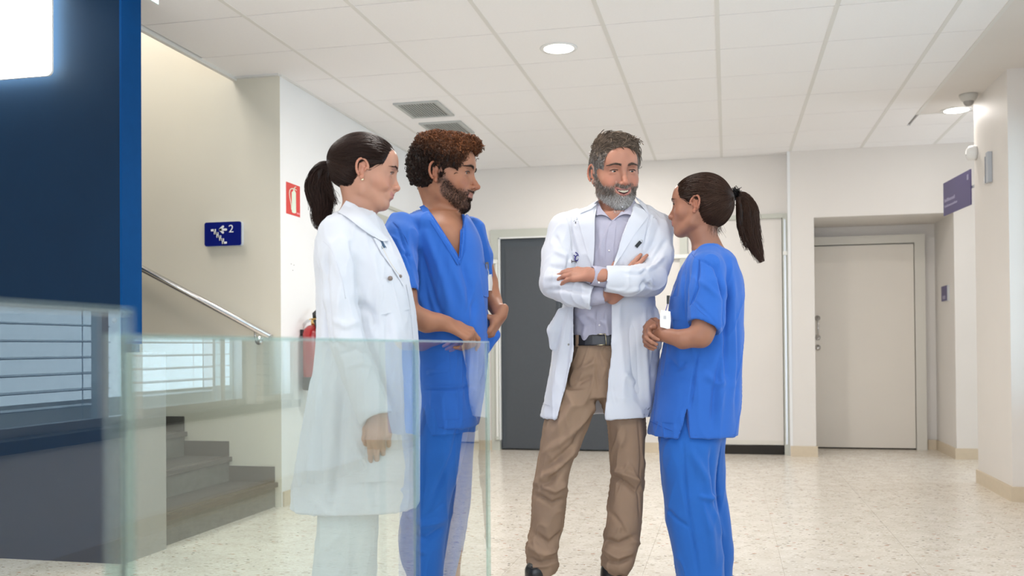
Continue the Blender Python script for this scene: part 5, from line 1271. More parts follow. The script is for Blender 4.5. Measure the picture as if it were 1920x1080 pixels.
# ================================================================== older bearded man, arms crossed
def bearded_man():
    p = Person(3.65, 1140, 'smiling grey-bearded man in an open white coat with his arms crossed'); L = p.L; rs = np.random.RandomState(31)
    H = Head(L(1153, 322, 0), 13, -9, -2, 1.12)
    h1 = L(1095, 514, -.23); h2 = L(1195, 500, -.16); hx, hz = H.c[0], H.c[2]
    v = Vol(axis(-.32, .30, .009, [(hx-.11, hx+.11, .0021), (h1[0]-.11, h1[0]+.06, .003), (h2[0]-.06, h2[0]+.09, .003)]), axis(-.34, .26, .008, [(-.17, .10, .0024), (h1[1]-.05, -.17, .003)]), axis(0, hz+.15, .010, [(hz-.16, hz+.15, .0021), (h1[2]-.07, h2[2]+.09, .003)]))
    build_head(v, H, dict(male=1, nose=1.08, jaw=.98, smile=1., open=.9, squint=1))
    v.chain([H.T((0, -.035, -.04)), L(1152, 390, .03), L(1150, 430, .03)], [.058, .060, .075], .025)
    v.loft(p.rows([(402, 1105, 1200, .02, .09), (430, 1070, 1232, .02, .10), (500, 1076, 1220, .02, .105), (600, 1080, 1200, .02, .10), (650, 1085, 1185, .02, .085), (740, 1075, 1190, .02, .075)]), .03)
    v.chain([L(1095, 720, 0.02), L(1040, 880, .01), L(1022, 1010, .02), L(1014, 1092, .03)], [.058, .040, .038, .035], .01); v.chain([L(1165, 720, .02), L(1178, 880, 0), L(1164, 1010, 0), L(1158, 1092, .01)], [.062, .050, .042, .035], .01)
    p.arm(v, [(1065, 430, .02, 24), (1045, 490, -.02, 22), (1045, 535, -.08, 19), (1080, 550, -.15, 15), (1128, 552, -.19, 13), (1158, 548, -.15, 12)], .02)
    p.arm(v, [(1226, 430, .02, 24), (1232, 480, -.03, 22), (1216, 525, -.09, 18), (1160, 522, -.215, 15), (1118, 516, -.245, 14)], .02)
    hand(v, L(1116, 516, -.245), L(1066, 512, -.19)-L(1116, 516, -.245), (.0, -.75, .75), 1, ((10, 14, 10), (12, 16, 10), (14, 18, 10), (16, 20, 12)), 1.0, thumb=(.85, .3, .3))
    hand(v, L(1158, 548, -.15), L(1222, 474, -.13)-L(1158, 548, -.15), (-.2, -1, .1), -1, ((4, 8, 6), (4, 8, 6), (8, 10, 8), (12, 12, 8)), .98, thumb=(.5, .8, .1))
    V, Q = v.mesh(1)
    g1, g2 = (.22, .185, .16), (.50, .49, .48)
    P = dict(smile=1., open=.9, beard=g1, beardtip=g2, bearda=.75, brow=(.10, .07, .05), browa=.5, lip=(.42, .17, .15), beardline=-.034)
    C_ = skin_colors(V, H, P, SKIN_O); add_mesh('body', V, Q, m_skin, p.root, C_); eyes(H, p, (.10, .08, .06), (-14, -4)); face_hair(H, p, (.07, .05, .04), rs, V, 1.1)
    q = H.inv(V); 
    line_ = smoothstep(.006, -.010, q[:, 2]-.002+.85*np.clip(q[:, 1], 0, .062))*(q[:, 1] > .006)*(q[:, 2] > -.135)*smoothstep(-.076, -.058, q[:, 2]+.86*np.clip(q[:, 1], 0, .08))
    zl = q[:, 2]-.010*smoothstep(.006, .026, np.abs(q[:, 0])); ax_ = np.abs(q[:, 0])
    cheek = np.where(q[:, 1] > .045, smoothstep(.008, -.006, (q[:, 2]+.050)-(ax_-.028)*.9), 1)
    mus = np.exp(-((zl+.0535)/.0065)**2)*(ax_ < .034)*(q[:, 1] > .07); mouth = (np.abs(q[:, 2]+.0695-.0125*(ax_/.027)**2) < .0125)*(ax_ < .030)*(q[:, 1] > .07)
    mask = np.maximum(line_*cheek, mus)*(1-mouth)*(q[:, 1] < .13)*(ax_ < .085)
    dk = np.array([(.20, .165, .14), (.36, .33, .30), (.12, .09, .07)]); lt = np.array([(.60, .59, .58), (.70, .69, .68), (.34, .32, .30)])
    stubble(H, p, V, Q, mask*smoothstep(-.105, -.075, q[:, 2]), 4200, .007, rs, dk, .00038, down=.8); stubble(H, p, V, Q, mask*smoothstep(-.068, -.095, q[:, 2])+1e-9, 3600, .008, rs, lt, .0004, down=.8)
    # teeth
    T_ = MB(); P0 = []
    for k in range(9):
        x = (k-4)*.0050; zt = -.0668+.0068*(abs(x)/.02)**1.9; y = .0915-(abs(x)/.02)**2*.0060
        P0.append((x, y, zt))
    mt = []
    for x, y, z in P0:
        t = MB(); t.lathe([(.0008, -.0046), (.0023, -.0038), (.0026, 0), (.0024, .0040), (.0008, .005)], seg=8); vv = np.array(t.v)*np.array([1, .6, 1])+np.array([x, y, z]); n0 = len(T_.v)
        T_.v += [tuple(H.T(a)) for a in vv]; T_.f += [tuple(n0+i for i in f_) for f_ in t.f]
    o = T_.build('teeth', mat('tooth_enamel', srgb(236, 226, 202), .25), None, smooth=True); o.parent = p.root; o['kind'] = 'stuff'
    # hair: short, grey at the temples, brushed up and across
    hv = short_cap(H, sides=.004, frontz=.012, extra=[((.012, .032, .094), (.050, .040, .024)), ((0, -.02, .096), (.056, .066, .028)), ((-.032, .050, .084), (.026, .024, .026))])
    fw, up, rt = H.R[:, 1], H.R[:, 2], H.R[:, 0]
    def flow(q):
        r = H.inv(q); w = smoothstep(.03, .075, r[:, 2])[:, None]; return (fw*.45+rt*-.9+up*.4)*w-up*(1-w)-fw*(1-w)*.4
    def colf(r): 
        w = smoothstep(.02, .075, r[:, 2])[:, None]; return np.array([[.27, .255, .24]])*(1-w)+np.array([[.125, .092, .068]])*w
    hair = combed(H, hv, 6500, rs, (.07, .05, .04), p.root, flow, nst=10, step=.0058, off=(.0008, .007), r=.00065, jit=.45, colf=colf, var=.5, lump=.0035)
    curls(H, hv, hair, 420, rs, lambda q: smoothstep(.055, .085, q[:, 2])+.02, colf, length=.034, rad=.0015, turns=.6, lay=.42, per=5, r=.0006, var=.5, dirf=H.R[:, 0]*-.8+H.R[:, 1]*.4)
    # trousers
    v = p.vol(960, 1260, 1110, 620, -.2, .2, .0055)
    v.loft(p.rows([(642, 1074, 1192, .02, .100), (700, 1062, 1200, .02, .112), (745, 1050, 1203, .02, .112)]), .02)
    v.loft(p.rows([(730, 1042, 1122, .01, .10), (778, 1023, 1112, 0, .098), (831, 1013, 1088, 0, .088), (872, 1007, 1071, 0, .080), (925, 1000, 1063, .01, .078), (986, 996, 1057, .02, .074), (1031, 983, 1046, .03, .074), (1056, 985, 1049, .03, .076), (1076, 992, 1040, .03, .070)]), .02)
    v.loft(p.rows([(730, 1118, 1205, .01, .10), (781, 1134, 1207, 0, .094), (852, 1145, 1207, 0, .082), (901, 1147, 1206, 0, .078), (966, 1139, 1204, 0, .076), (1035, 1128, 1194, 0, .076), (1066, 1129, 1183, 0, .072), (1072, 1134, 1178, .01, .066)]), .02)
    FF = [([(1123, 745), (1095, 790), (1050, 830), (1020, 850)], 7, 6), ([(1110, 780), (1070, 840), (1020, 880)], 6, -6), ([(1085, 830), (1050, 870), (1012, 900)], 6, 6), ([(1070, 860), (1030, 905), (1004, 915)], 6, -7), ([(1000, 905), (1040, 920), (1062, 905)], 6, 7), ([(1000, 925), (1035, 945), (1060, 935)], 5, -8), ([(1030, 890), (1060, 870)], 5, 4),
          ([(1000, 1000), (1030, 1020), (1056, 1000)], 6, -7), ([(990, 1025), (1020, 1040), (1046, 1030)], 6, 7), ([(985, 1045), (1010, 1055), (1046, 1048)], 4, -7), ([(990, 1065), (1030, 1060)], 4, 4),
          ([(1147, 893), (1170, 905), (1200, 925)], 5, -9), ([(1150, 880), (1180, 892), (1204, 905)], 6, 7), ([(1145, 960), (1165, 985), (1170, 1000)], 5, -4), ([(1130, 1010), (1160, 1020), (1192, 1005)], 6, -7), ([(1130, 1030), (1160, 1045), (1190, 1030)], 6, 7), ([(1130, 1048), (1160, 1055), (1186, 1045)], 4, -6), ([(1197, 790), (1202, 860), (1198, 930), (1200, 980)], 2, -2.5),
          ([(1119, 660), (1118, 700), (1124, 735)], 2.5, -3), ([(1090, 690), (1118, 680)], 5, 4), ([(1080, 720), (1110, 705)], 5, -4), ([(1125, 660), (1135, 690), (1128, 715)], 3, 3), ([(1160, 790), (1165, 840)], 8, 4), ([(1045, 700), (1075, 760), (1030, 820)], 8, 4)]
    p.cloth('khaki_trousers', v, m_khaki, FF, seed=12, noise=(.0030, 7, 0), aniso=(1, 1, .7))
    # shirt
    v = p.vol(1030, 1250, 650, 365, -.2, .2, .005)
    v.loft(p.rows([(384, 1124, 1184, .03, .066), (396, 1104, 1202, .03, .085), (412, 1082, 1222, .02, .10), (450, 1072, 1226, .02, .118), (520, 1072, 1214, .02, .122), (600, 1070, 1196, .02, .118), (642, 1072, 1192, .02, .108)]), .02)
    v.chain([L(1154, 370, .02), L(1152, 396, .02)], [.066, .064], 0, 's')
    a, b, c = L(1124, 384, -.1), L(1180, 384, -.1), L(1149, 412, -.1); X, Z = v.a[0][:, None, None], v.a[2][None, None, :]; Y = v.a[1][None, :, None]; t = (Z-c[2])/(a[2]-c[2])
    v.mix((slice(None),)*3, np.maximum(np.maximum(np.maximum(c[0]+(a[0]-c[0])*t-X, X-c[0]-(b[0]-c[0])*t), c[2]-Z), Y).astype(f32), 's', 0)
    sh = p.cloth('shirt', v, m_shirt, [([(1085, 585), (1100, 610), (1095, 640)], 7, 5), ([(1120, 580), (1125, 640)], 5, -4), ([(1100, 590), (1140, 610)], 6, 4), ([(1125, 430), (1128, 490)], 6, 3), ([(1135, 590), (1140, 630)], 4, 4)], seed=14)
    sf = surf_of(p, sh)
    patch('shirt_placket', p, sf, [(1143, 412), (1136, 460), (1136, 520), (1119, 590), (1117, 630)], [(1156, 412), (1151, 460), (1149, 520), (1132, 590), (1130, 630)], m_shirt, .003, nu=5, nv=24)
    patch('shirt_collar', p, sf, [(1122, 378), (1128, 392), (1148, 414)], [(1113, 388), (1118, 404), (1135, 400)], m_shirt, .006, off=.012, ext=.015, bulge=.003)
    patch('shirt_collar', p, sf, [(1187, 372), (1184, 384), (1152, 412)], [(1193, 380), (1184, 404), (1166, 396)], m_shirt, .006, off=.014, ext=.015, bulge=.003)
    for (x, y) in ((1167, 388), (1142, 470), (1124, 610)):
        q_ = L(x, y, sf(x, y)-p.D-.006-(.02 if y < 400 else 0)); MB().lathe([(0, 0), (.0035, 0), (.004, -.0015), (0, -.002)], axis=1, c=tuple(q_), seg=12).build('shirt_button', mat('pearl_button', srgb(210, 208, 214), .3), None, smooth=True).parent = p.root
    # belt
    v = p.vol(1040, 1230, 660, 615, -.2, .2, .004); v.loft(p.rows([(628, 1069, 1196, .02, .114), (648, 1068, 1197, .02, .116)]), 0, n=2.3)
    bl = p.cloth('belt', v, m_belt, [], noise=(.0003, 9, 0)); sf = surf_of(p, bl)
    bk = MB()
    for a_, b_ in (((1120, 627), (1135, 626)), ((1135, 626), (1137, 646)), ((1137, 646), (1119, 647))):
        bk.tube([tuple(L(*a_, sf(1130, 637)-p.D-.006)), tuple(L(*b_, sf(1130, 637)-p.D-.006))], .0017, 6)
    bk.build('belt_buckle', mat('brass_buckle', (.62, .55, .36), .25, 1), None, smooth=True).parent = bl
    patch('belt_loop', p, sf, [(1079, 628), (1079, 650)], [(1085, 628), (1085, 650)], m_khaki, .004, off=.001, nv=4, nu=4)
    # coat
    def cv(): return p.vol(985, 1275, 812, 362, -.31, .22, .0048)
    v = cv(); R = [(381, 1128, 1184, .03, .058), (388, 1106, 1204, .03, .085), (397, 1080, 1224, .02, .105), (412, 1058, 1240, .02, .120), (440, 1056, 1240, .02, .132), (480, 1062, 1232, .02, .138), (540, 1064, 1226, .02, .138), (580, 1054, 1228, .02, .138), (640, 1040, 1234, .02, .142), (721, 1027, 1234, .02, .150), (782, 1013, 1222, .02, .158)]
    v.loft(p.rows(R), .01, n=2.4)
    v.loft(p.rows([(r[0]+(6 if r[0] < 400 else 0)+(30 if r[0] > 780 else 0), r[1]+5, r[2]-5, r[3], r[4]-.010) for r in R]), 0, 's', n=2.4)
    def xb(tab, z):
        P_ = np.array([[L(x, y, -.12)[2], L(x, y, -.12)[0]] for y, x in tab])[::-1]; return np.interp(z, P_[:, 0], P_[:, 1])
    zz = v.a[2]; xl = xb([(360, 1120), (400, 1116), (440, 1114), (500, 1112), (560, 1078), (600, 1077), (660, 1077), (705, 1066), (790, 1044)], zz)[None, None, :]; xr = xb([(360, 1196), (395, 1186), (440, 1166), (500, 1150), (560, 1146), (660, 1146), (762, 1135), (790, 1134)], zz)[None, None, :]
    X, Y = v.a[0][:, None, None], v.a[1][None, :, None]
    v.mix((slice(None),)*3, np.maximum(np.maximum(xl-X, X-xr), Y-.03).astype(f32), 's', 0)
    v.chain([L(1154, 368, .02), L(1152, 392, .02)], [.070, .068], 0, 's')
    sl = cv()
    p.arm(sl, [(1080, 418, .02, 26), (1062, 432, .01, 32), (1050, 480, -.02, 33), (1043, 530, -.085, 30), (1072, 549, -.155, 25), (1108, 557, -.205, 23)], .012)
    sl.ell(L(1128, 562, -.225), (.046, .07, .06), None, .002, 's')
    v.mix((slice(None),)*3, sl.d, 'u', .008)
    sl = cv()
    p.arm(sl, [(1208, 408, .02, 25), (1228, 430, .01, 32), (1233, 480, -.03, 30), (1218, 524, -.10, 32), (1180, 527, -.20, 27), (1138, 523, -.235, 24)], .012)
    sl.ell(L(1112, 520, -.24), (.056, .07, .07), None, .002, 's')
    v.mix((slice(None),)*3, sl.d, 'u', .004)
    # gaping hip pockets
    v.chain([L(1052, 585, -.03), L(1038, 620, -.03), L(1036, 650, -.02)], [.016, .022, .012], .02); v.chain([L(1226, 585, -.02), L(1234, 615, -.02), L(1236, 650, -.02)], [.016, .020, .012], .02)
    FF = [([(1040, 470), (1060, 480), (1075, 500)], 5, 4), ([(1030, 500), (1055, 500), (1080, 515)], 5, -5), ([(1025, 520), (1060, 520), (1095, 535)], 6, 5), ([(1022, 545), (1060, 540), (1105, 550)], 5, -4), ([(1065, 480), (1068, 505)], 4, -5), ([(1040, 440), (1055, 470)], 5, -3),
          ([(1250, 450), (1235, 470), (1215, 500)], 6, -5), ([(1245, 480), (1225, 500), (1200, 508)], 5, 5), ([(1215, 500), (1205, 512), (1170, 512)], 4, -4), ([(1225, 540), (1210, 530), (1200, 545)], 4, -5), ([(1140, 545), (1180, 548), (1215, 540)], 5, 3), ([(1222, 402), (1214, 440), (1206, 468)], 2.2, -3), ([(1068, 402), (1072, 440), (1074, 470)], 2.2, -3),
          ([(1060, 600), (1050, 680), (1035, 760)], 6, 4), ([(1070, 600), (1062, 680), (1050, 750)], 5, -4), ([(1160, 580), (1165, 660), (1170, 750)], 9, 4), ([(1185, 600), (1190, 680), (1200, 760)], 9, -5), ([(1210, 580), (1212, 700), (1220, 770)], 6, 4), ([(1145, 720), (1155, 760)], 5, -3), ([(1170, 700), (1195, 720)], 7, 3)]
    coat = p.cloth('white_coat', v, m_coat, FF, seed=15, noise=(.0016, 8, 0))
    sf = surf_of(p, coat, sh)
    sfc = surf_of(p, coat)
    patch('coat_lapel', p, sfc, [(1120, 382), (1115, 410), (1115, 450), (1113, 490), (1111, 500)], [(1090, 398), (1083, 408), (1092, 440), (1103, 480), (1110, 500)], m_coat, .005, off=.003, nu=8, nv=20, ext=.006)
    patch('coat_lapel', p, sfc, [(1190, 386), (1182, 410), (1168, 444), (1154, 484), (1150, 498)], [(1214, 398), (1216, 404), (1190, 440), (1166, 478), (1152, 498)], m_coat, .005, off=.003, nu=8, nv=20, ext=.006)
    patch('coat_collar', p, sfc, [(1124, 374), (1118, 384), (1108, 392)], [(1112, 380), (1100, 388), (1088, 400)], m_coat, .006, off=.006, ext=.012, bulge=.002)
    patch('coat_collar', p, sfc, [(1190, 368), (1198, 380), (1206, 390)], [(1200, 374), (1212, 384), (1218, 404)], m_coat, .006, off=.006, ext=.012, bulge=.002)
    patch('chest_pocket', p, sfc, [(1184, 447), (1179, 466), (1176, 482)], [(1214, 456), (1207, 470), (1199, 484)], m_coat, .003, nu=8)
    pen = patch('pen_clip', p, sfc, [(1199, 451), (1190, 461)], [(1204, 455), (1195, 465)], m_black, .006, off=.004, nv=4, nu=4); line('pen_wire', p, sfc, [(1200, 451), (1204, 450), (1205, 455)], m_metal, .0008, .008, parent=pen)
    for a_ in ([(1018, 756), (1034, 762), (1046, 766)], [(1136, 754), (1170, 764), (1210, 768)], [(1062, 408), (1068, 430), (1072, 470)], [(1224, 402), (1216, 436), (1208, 465)], [(1141, 560), (1139, 660), (1131, 756)]):
        line('coat_seam', p, sfc, a_, m_wthread, .0009, .0006, parent=coat)
    nv_ = mat('navy_embroidery', srgb(52, 48, 120), .7)
    em = line('embroidered_emblem', p, sfc, [(1079, 473), (1084, 477), (1086, 483), (1082, 489), (1078, 486), (1080, 480), (1086, 478)], nv_, .0022, .006); line('emblem_stroke', p, sfc, [(1076, 478), (1079, 482), (1078, 488)], nv_, .0019, .006, parent=em); line('emblem_stroke', p, sfc, [(1083, 488), (1085, 494), (1084, 500)], nv_, .0018, .006, parent=em)
    for a_ in ([(1072, 490), (1080, 490)], [(1072, 487), (1072, 493)], [(1080, 487), (1080, 493)]): line('emblem_stroke', p, sfc, a_, mat('dark_embroidery', srgb(52, 36, 44), .7), .0014, .006, n=5, parent=em)
    for (x, y) in ((1173, 450), (1150, 566), (1066, 646)):
        q_ = L(x, y, sfc(x, y)-p.D-.002); MB().lathe([(0, 0), (.0032, 0), (.0036, -.0015), (0, -.002)], axis=1, c=tuple(q_), seg=12).build('snap_button', m_metal, None, smooth=True).parent = coat
    patch('hip_pocket', p, sfc, [(1201, 578), (1204, 630), (1206, 672)], [(1222, 582), (1232, 630), (1236, 680)], m_coat, .004, nu=6)
    # shirt cuffs
    for pts, cut in (([(1146, 522, -.225, 18), (1114, 517, -.243, 17.5)], (1100, 515, -.25)), ([(1104, 556, -.185, 18), (1127, 553, -.190, 17)], (1143, 552, -.19))):
        v = p.vol(1080, 1170, 600, 480, -.33, -.08, .0035); p.arm(v, pts, 0); c_ = L(*cut); v.ell(c_, (.032, .05, .036), None, .001, 's')
        p.cloth('shirt_cuff', v, m_shirt, [], noise=(.0006, 20, 0), seed=17)
    q_ = L(1123, 530, -.285); MB().lathe([(0, 0), (.0035, 0), (.004, -.0015), (0, -.002)], axis=1, c=tuple(q_), seg=12).build('cuff_button', mat('pearl_button', srgb(210, 208, 214), .3), None, smooth=True).parent = p.root
    for sx0, dx in ((1008, -.35), (1148, .05)):
        q_ = L(sx0, 1090, -.02); v = Vol(axis(q_[0]-.2, q_[0]+.2, .005), axis(-.34, .2, .005), axis(-.004, .23, .005)); c = np.array([q_[0], .02, 0.]); d = np.array([dx, -1, 0]); d /= np.linalg.norm(d)
        v.cap(c-d*.07+[0, 0, .045], c+d*.04+[0, 0, .05], .042, .046, .02); v.cap(c+d*.04+[0, 0, .042], c+d*.20+[0, 0, .03], .046, .036, .02); v.cap(c+[0, 0, .06], c+d*.015+[0, 0, .150], .048, .044, .02); v.half((0, 0, .002), (0, 0, -1))
        V, Q = v.mesh(1); so = add_mesh('shoe', V, Q, m_shoe, p.root)
        w = Vol(axis(q_[0]-.2, q_[0]+.2, .005), axis(-.34, .2, .005), axis(-.004, .03, .004)); w.cap(c-d*.07+[0, 0, .012], c+d*.19+[0, 0, .012], .046, .040, 0); w.half((0, 0, .018), (0, 0, 1)); w.half((0, 0, .001), (0, 0, -1)); V, Q = w.mesh(0); add_mesh('sole', V, Q, m_black, so)
        for z_ in (.10, .125, .15, .17): 
            e = c+d*.052+[0, 0, z_]; s_ = np.array([d[1], -d[0], 0]); _par(MB().tube([tuple(e-s_*.024+[0, 0, .005]), tuple(e+d*.005), tuple(e+s_*.024+[0, 0, .006])], .0022, 6).build('shoe_lace', mat('black_lace', (.03, .03, .03), .8), None), so)
# ================================================================== nurse at the right
def nurse():
    p = Person(3.55, 1310, 'woman in blue scrubs with dark ponytail and clasped hands, farthest right of the group'); L = p.L; rs = np.random.RandomState(41)
    H = Head(L(1309, 386, 0), -114, 2, -3, .985)
    hc = L(1226, 624, -.14); hx, hz = H.c[0], H.c[2]
    v = Vol(axis(-.30, .26, .009, [(hx-.11, hx+.11, .0021), (hc[0]-.05, hc[0]+.05, .0026)]), axis(-.32, .28, .008, [(-.10, .11, .0024), (hc[1]-.08, hc[1]+.08, .0028)]), axis(0, hz+.14, .010, [(hz-.16, hz+.14, .0021), (hc[2]-.06, hc[2]+.06, .0026)]))
    build_head(v, H, dict(smile=.25, jaw=.95, nose=.85))
    v.chain([H.T((0, -.040, -.03)), L(1318, 438, 0), L(1330, 480, 0)], [.048, .047, .062], .025)
    v.loft(p.rows([(474, 1308, 1350, 0, .09), (494, 1298, 1352, 0, .125), (560, 1278, 1364, 0, .13), (680, 1258, 1356, 0, .11), (760, 1255, 1350, 0, .11), (800, 1262, 1335, 0, .09)]), .03)
    for dd, x0, x1 in ((-.09, 1300, 1305), (.09, 1325, 1345)): v.chain([L(1305, 800, dd), L(x0, 950, dd), L(x1+5, 1100, dd), L(x1+8, 1130, dd)], [.062, .050, .042, .036], .01)
    p.arm(v, [(1325, 500, -.14, 24), (1321, 570, -.19, 23), (1319, 618, -.215, 20.5), (1314, 630, -.215, 20), (1280, 636, -.20, 16.5), (1246, 628, -.165, 11.5)], .015)
    p.arm(v, [(1325, 500, .14, 22), (1300, 600, .12, 19), (1262, 632, .0, 14), (1236, 628, -.08, 11)], .015)
    hand(v, L(1246, 627, -.165), L(1215, 616, -.12)-L(1246, 627, -.165), (-.1, -1, .2), 1, ((48, 58, 35), (52, 60, 35), (56, 60, 35), (58, 60, 35)), .90, thumb=(.7, .5, .2), tcurl=(.1, .3, .3))
    hand(v, L(1238, 627, -.085), L(1216, 628, -.125)-L(1238, 627, -.085), (-.4, .6, .5), -1, ((45, 50, 30), (48, 50, 30), (50, 50, 30), (50, 50, 30)), .90, thumb=(.7, .4, .1))
    V, Q = v.mesh(1)
    P = dict(smile=.25, brow=(.05, .03, .02), browa=.4, lip=(.42, .14, .12))
    add_mesh('body', V, Q, m_skin, p.root, skin_colors(V, H, P, SKIN_R)); eyes(H, p, (.06, .04, .03), (0, 0)); face_hair(H, p, (.03, .014, .01), rs, V, .8)
    base = (.032, .0155, .0095)
    hv = pony_cap(H, extra=[((0, -.088, .005), (.050, .044, .060)), ((0, -.060, -.035), (.052, .045, .045))], low=-.082); 
    hair = pulled_back(H, hv, (0, -.130, .034), 3800, rs, base, p.root)
    # whisps at the nape
    S = []
    for k in range(160):
        a = H.T((rs.uniform(-.04, .05), rs.uniform(-.085, -.045), rs.uniform(-.085, -.06))); d = np.array([rs.uniform(-.2, .5), rs.uniform(-.2, .2), -1]); d /= np.linalg.norm(d); l = rs.uniform(.012, .04); w = rs.randn(3)*.004
        S.append([a+d*l*u+w*u*u for u in np.linspace(0, 1, 6)])
    strands_obj('hair_wisps', np.array(S), np.full((160, 6), .0003), base, .3, hair, rs)
    tc = L(1379, 364, .055)
    tail(p, [(1382, 368, .055), (1394, 372, .06), (1403, 395, .06), (1406, 425, .06), (1415, 458, .06), (1429, 492, .06)], [8, 12, 19, 18, 13, 3], 1500, rs, base, p.root, tips=(.05, .026, .017), split=.012)
    tail(p, [(1384, 370, .04), (1386, 395, .04), (1388, 425, .04), (1396, 452, .04), (1402, 470, .04)], [4, 6, 6, 5, 2], 140, rs, base, hair, name='hair_lock', split=.012)
    S = []
    for k in range(260):
        a = tc+rs.randn(3)*np.array([.008, .010, .012]); d = rs.randn(3); d /= np.linalg.norm(d); S.append([a, a+d*.006, a+d*.011+rs.randn(3)*.003])
    strands_obj('hair_tie', np.array(S), np.full((260, 3), .0014), (.006, .005, .005), .2, p.root, rs)
    # trousers
    v = p.vol(1200, 1400, 1135, 730, -.22, .24, .006)
    v.loft(p.rows([(740, 1246, 1360, -.01, .13), (795, 1238, 1354, -.01, .14), (828, 1237, 1348, -.05, .12), (917, 1243, 1342, -.08, .098), (969, 1247, 1348, -.09, .092), (1035, 1259, 1354, -.09, .088), (1080, 1268, 1357, -.09, .086), (1125, 1276, 1360, -.09, .084)]), .02)
    v.loft(p.rows([(740, 1256, 1365, .03, .12), (795, 1250, 1362, .03, .13), (860, 1280, 1358, .09, .10), (917, 1290, 1359, .1, .09), (947, 1295, 1364, .1, .086), (1013, 1305, 1371, .1, .084), (1080, 1310, 1372, .1, .082), (1125, 1312, 1373, .1, .08)]), .02)
    p.cloth('scrub_trousers', v, m_scrubp, [([(1280, 830), (1287, 930), (1300, 1010), (1312, 1085)], 3, -4), ([(1300, 850), (1325, 900), (1335, 960)], 8, 6), ([(1335, 840), (1338, 900), (1345, 960)], 6, -7), ([(1310, 930), (1330, 935), (1350, 925)], 5, 5), ([(1245, 950), (1270, 975), (1295, 990)], 3, -3), ([(1340, 955), (1355, 1010)], 6, 4), ([(1315, 940), (1335, 1000), (1340, 1060)], 8, 4)], seed=22, noise=(.0020, 6, 0))
    # tunic
    def cv(): return p.vol(1195, 1415, 848, 440, -.29, .26, .0048)
    v = cv()
    v.loft(p.rows([(459, 1308, 1345, .0, .055), (468, 1300, 1358, .0, .085), (480, 1290, 1370, 0, .125), (500, 1279, 1380, 0, .155), (525, 1268, 1388, 0, .162), (552, 1258, 1391, 0, .160), (600, 1252, 1391, 0, .150), (645, 1245, 1390, 0, .150), (700, 1234, 1388, 0, .158), (754, 1226, 1386, 0, .168), (806, 1217, 1381, 0, .178), (815, 1216, 1380, 0, .179)]), .02, n=2.35)
    sl = cv(); p.arm(sl, [(1330, 482, -.08, 26), (1327, 505, -.15, 31), (1327, 545, -.185, 33), (1325, 600, -.205, 34)], .01); sl.ell(L(1306, 640, -.235), (.085, .08, .078), None, .002, 's'); v.mix((slice(None),)*3, sl.d, 'u', .010)
    sl = cv(); p.arm(sl, [(1325, 500, .13, 30), (1308, 570, .15, 30), (1298, 600, .14, 29)], .01); sl.ell(L(1290, 640, .13), (.07, .07, .06), None, .002, 's'); v.mix((slice(None),)*3, sl.d, 'u', .012)
    v.chain([L(1318, 438, 0), L(1326, 474, 0)], [.052, .056], .0, 's')
    # side vent
    X, Y, Z = v.a[0][:, None, None], v.a[1][None, :, None], v.a[2][None, None, :]; a, b, c = L(1272, 826, -.17), L(1293, 828, -.17), L(1290, 766, -.17); t = np.clip((c[2]-Z)/(c[2]-a[2]), 0, 2)
    v.mix((slice(None),)*3, np.maximum(np.maximum(np.maximum(c[0]+(a[0]-c[0])*t-X, X-c[0]-(b[0]-c[0])*t), Z-c[2]), Y+.10).astype(f32), 's', 0)
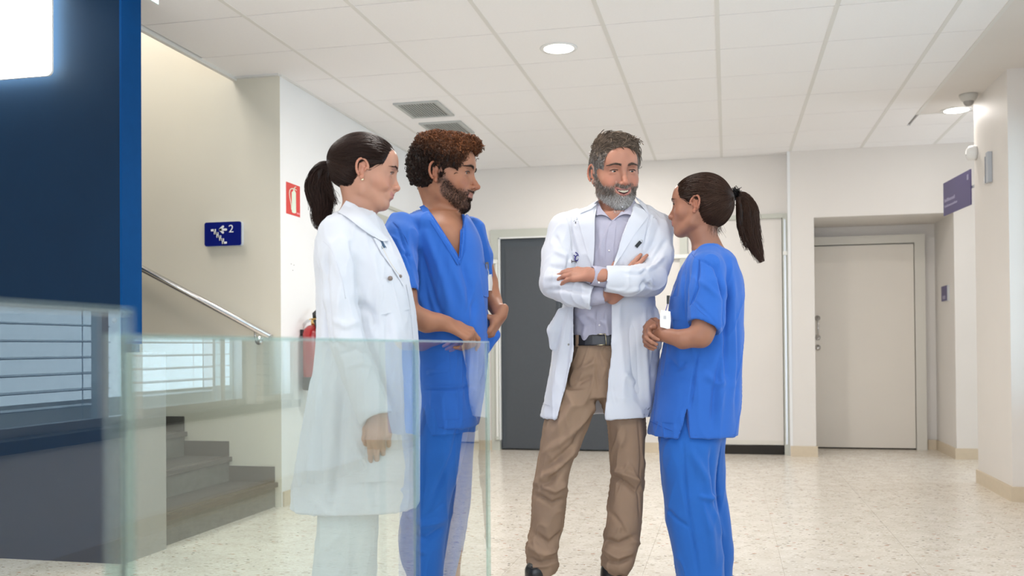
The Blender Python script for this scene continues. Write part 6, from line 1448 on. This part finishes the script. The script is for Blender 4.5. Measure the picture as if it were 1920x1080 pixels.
    FF = [([(1311, 486), (1308, 540), (1294, 573)], 2.5, -4), ([(1345, 500), (1362, 560), (1360, 620), (1360, 700)], 5, -8), ([(1335, 490), (1352, 530), (1358, 560)], 4, -4), ([(1370, 500), (1378, 600), (1374, 740)], 8, 5), ([(1362, 620), (1352, 700), (1350, 790)], 7, 4), ([(1358, 650), (1342, 720), (1335, 800)], 6, -5), ([(1310, 660), (1300, 720), (1294, 765)], 3, -4), ([(1268, 520), (1262, 560), (1258, 590)], 6, -5),
          ([(1284, 500), (1280, 540), (1284, 600)], 3, -3), ([(1250, 670), (1270, 690), (1290, 680)], 7, -4), ([(1320, 700), (1345, 720), (1360, 715)], 8, 4), ([(1300, 520), (1330, 540), (1350, 560)], 6, 2.5), ([(1311, 487), (1325, 494), (1342, 502)], 2.2, -3), ([(1377, 560), (1384, 680), (1380, 790)], 5, -4), ([(1296, 560), (1330, 592), (1342, 606)], 2, -1.5)]
    tun = p.cloth('scrub_tunic', v, m_scrub, FF, seed=23, noise=(.0016, 7, 0), aniso=(1, 1, .35)); sf = surf_of(p, tun)
    patch('lower_pocket', p, sf, [(1238, 703), (1232, 750), (1228, 790)], [(1288, 717), (1280, 760), (1266, 794)], m_scrub, .0035, nu=8)
    patch('chest_pocket', p, sf, [(1256, 556), (1256, 580), (1262, 600)], [(1278, 556), (1279, 580), (1280, 602)], m_scrub, .003, nu=6)
    for a_ in ([(1219, 790), (1240, 800), (1271, 812)], [(1293, 815), (1330, 818), (1378, 815)], [(1297, 569), (1319, 589), (1341, 605)], [(1311, 486), (1309, 520), (1302, 550), (1294, 572)], [(1297, 476), (1304, 484), (1311, 487)]):
        line('tunic_seam', p, sf, a_, m_thread, .0009, .0006, parent=tun)
    def bsf(x, y): return p.D-.175
    bd = patch('id_badge', p, bsf, [(1239, 581), (1237, 600), (1238, 613)], [(1257, 584), (1258, 602), (1256, 618)], m_wht, .006, nv=5, nu=4, ext=.001)
    patch('badge_picture', p, bsf, [(1244, 592), (1244, 598)], [(1249, 592), (1249, 598)], mat('pale_print', srgb(196, 196, 200), .5), .0075, nv=4, nu=4, parent=bd)
    patch('badge_clip', p, bsf, [(1250, 554), (1250, 570)], [(1256, 554), (1254, 570)], m_black, .006, nv=4, nu=4, parent=bd); line('badge_strap', p, bsf, [(1252, 569), (1250, 576), (1248, 583)], mat('violet_strap', srgb(92, 84, 160), .6), .0016, .001, parent=bd)
    shoes(p, [(L(1312, 1100, -.09)[0], -.09), (L(1345, 1100, .1)[0], .1)], m_whshoe, (-1, .2), .25)
woman_coat(); curly_man(); bearded_man(); nurse()
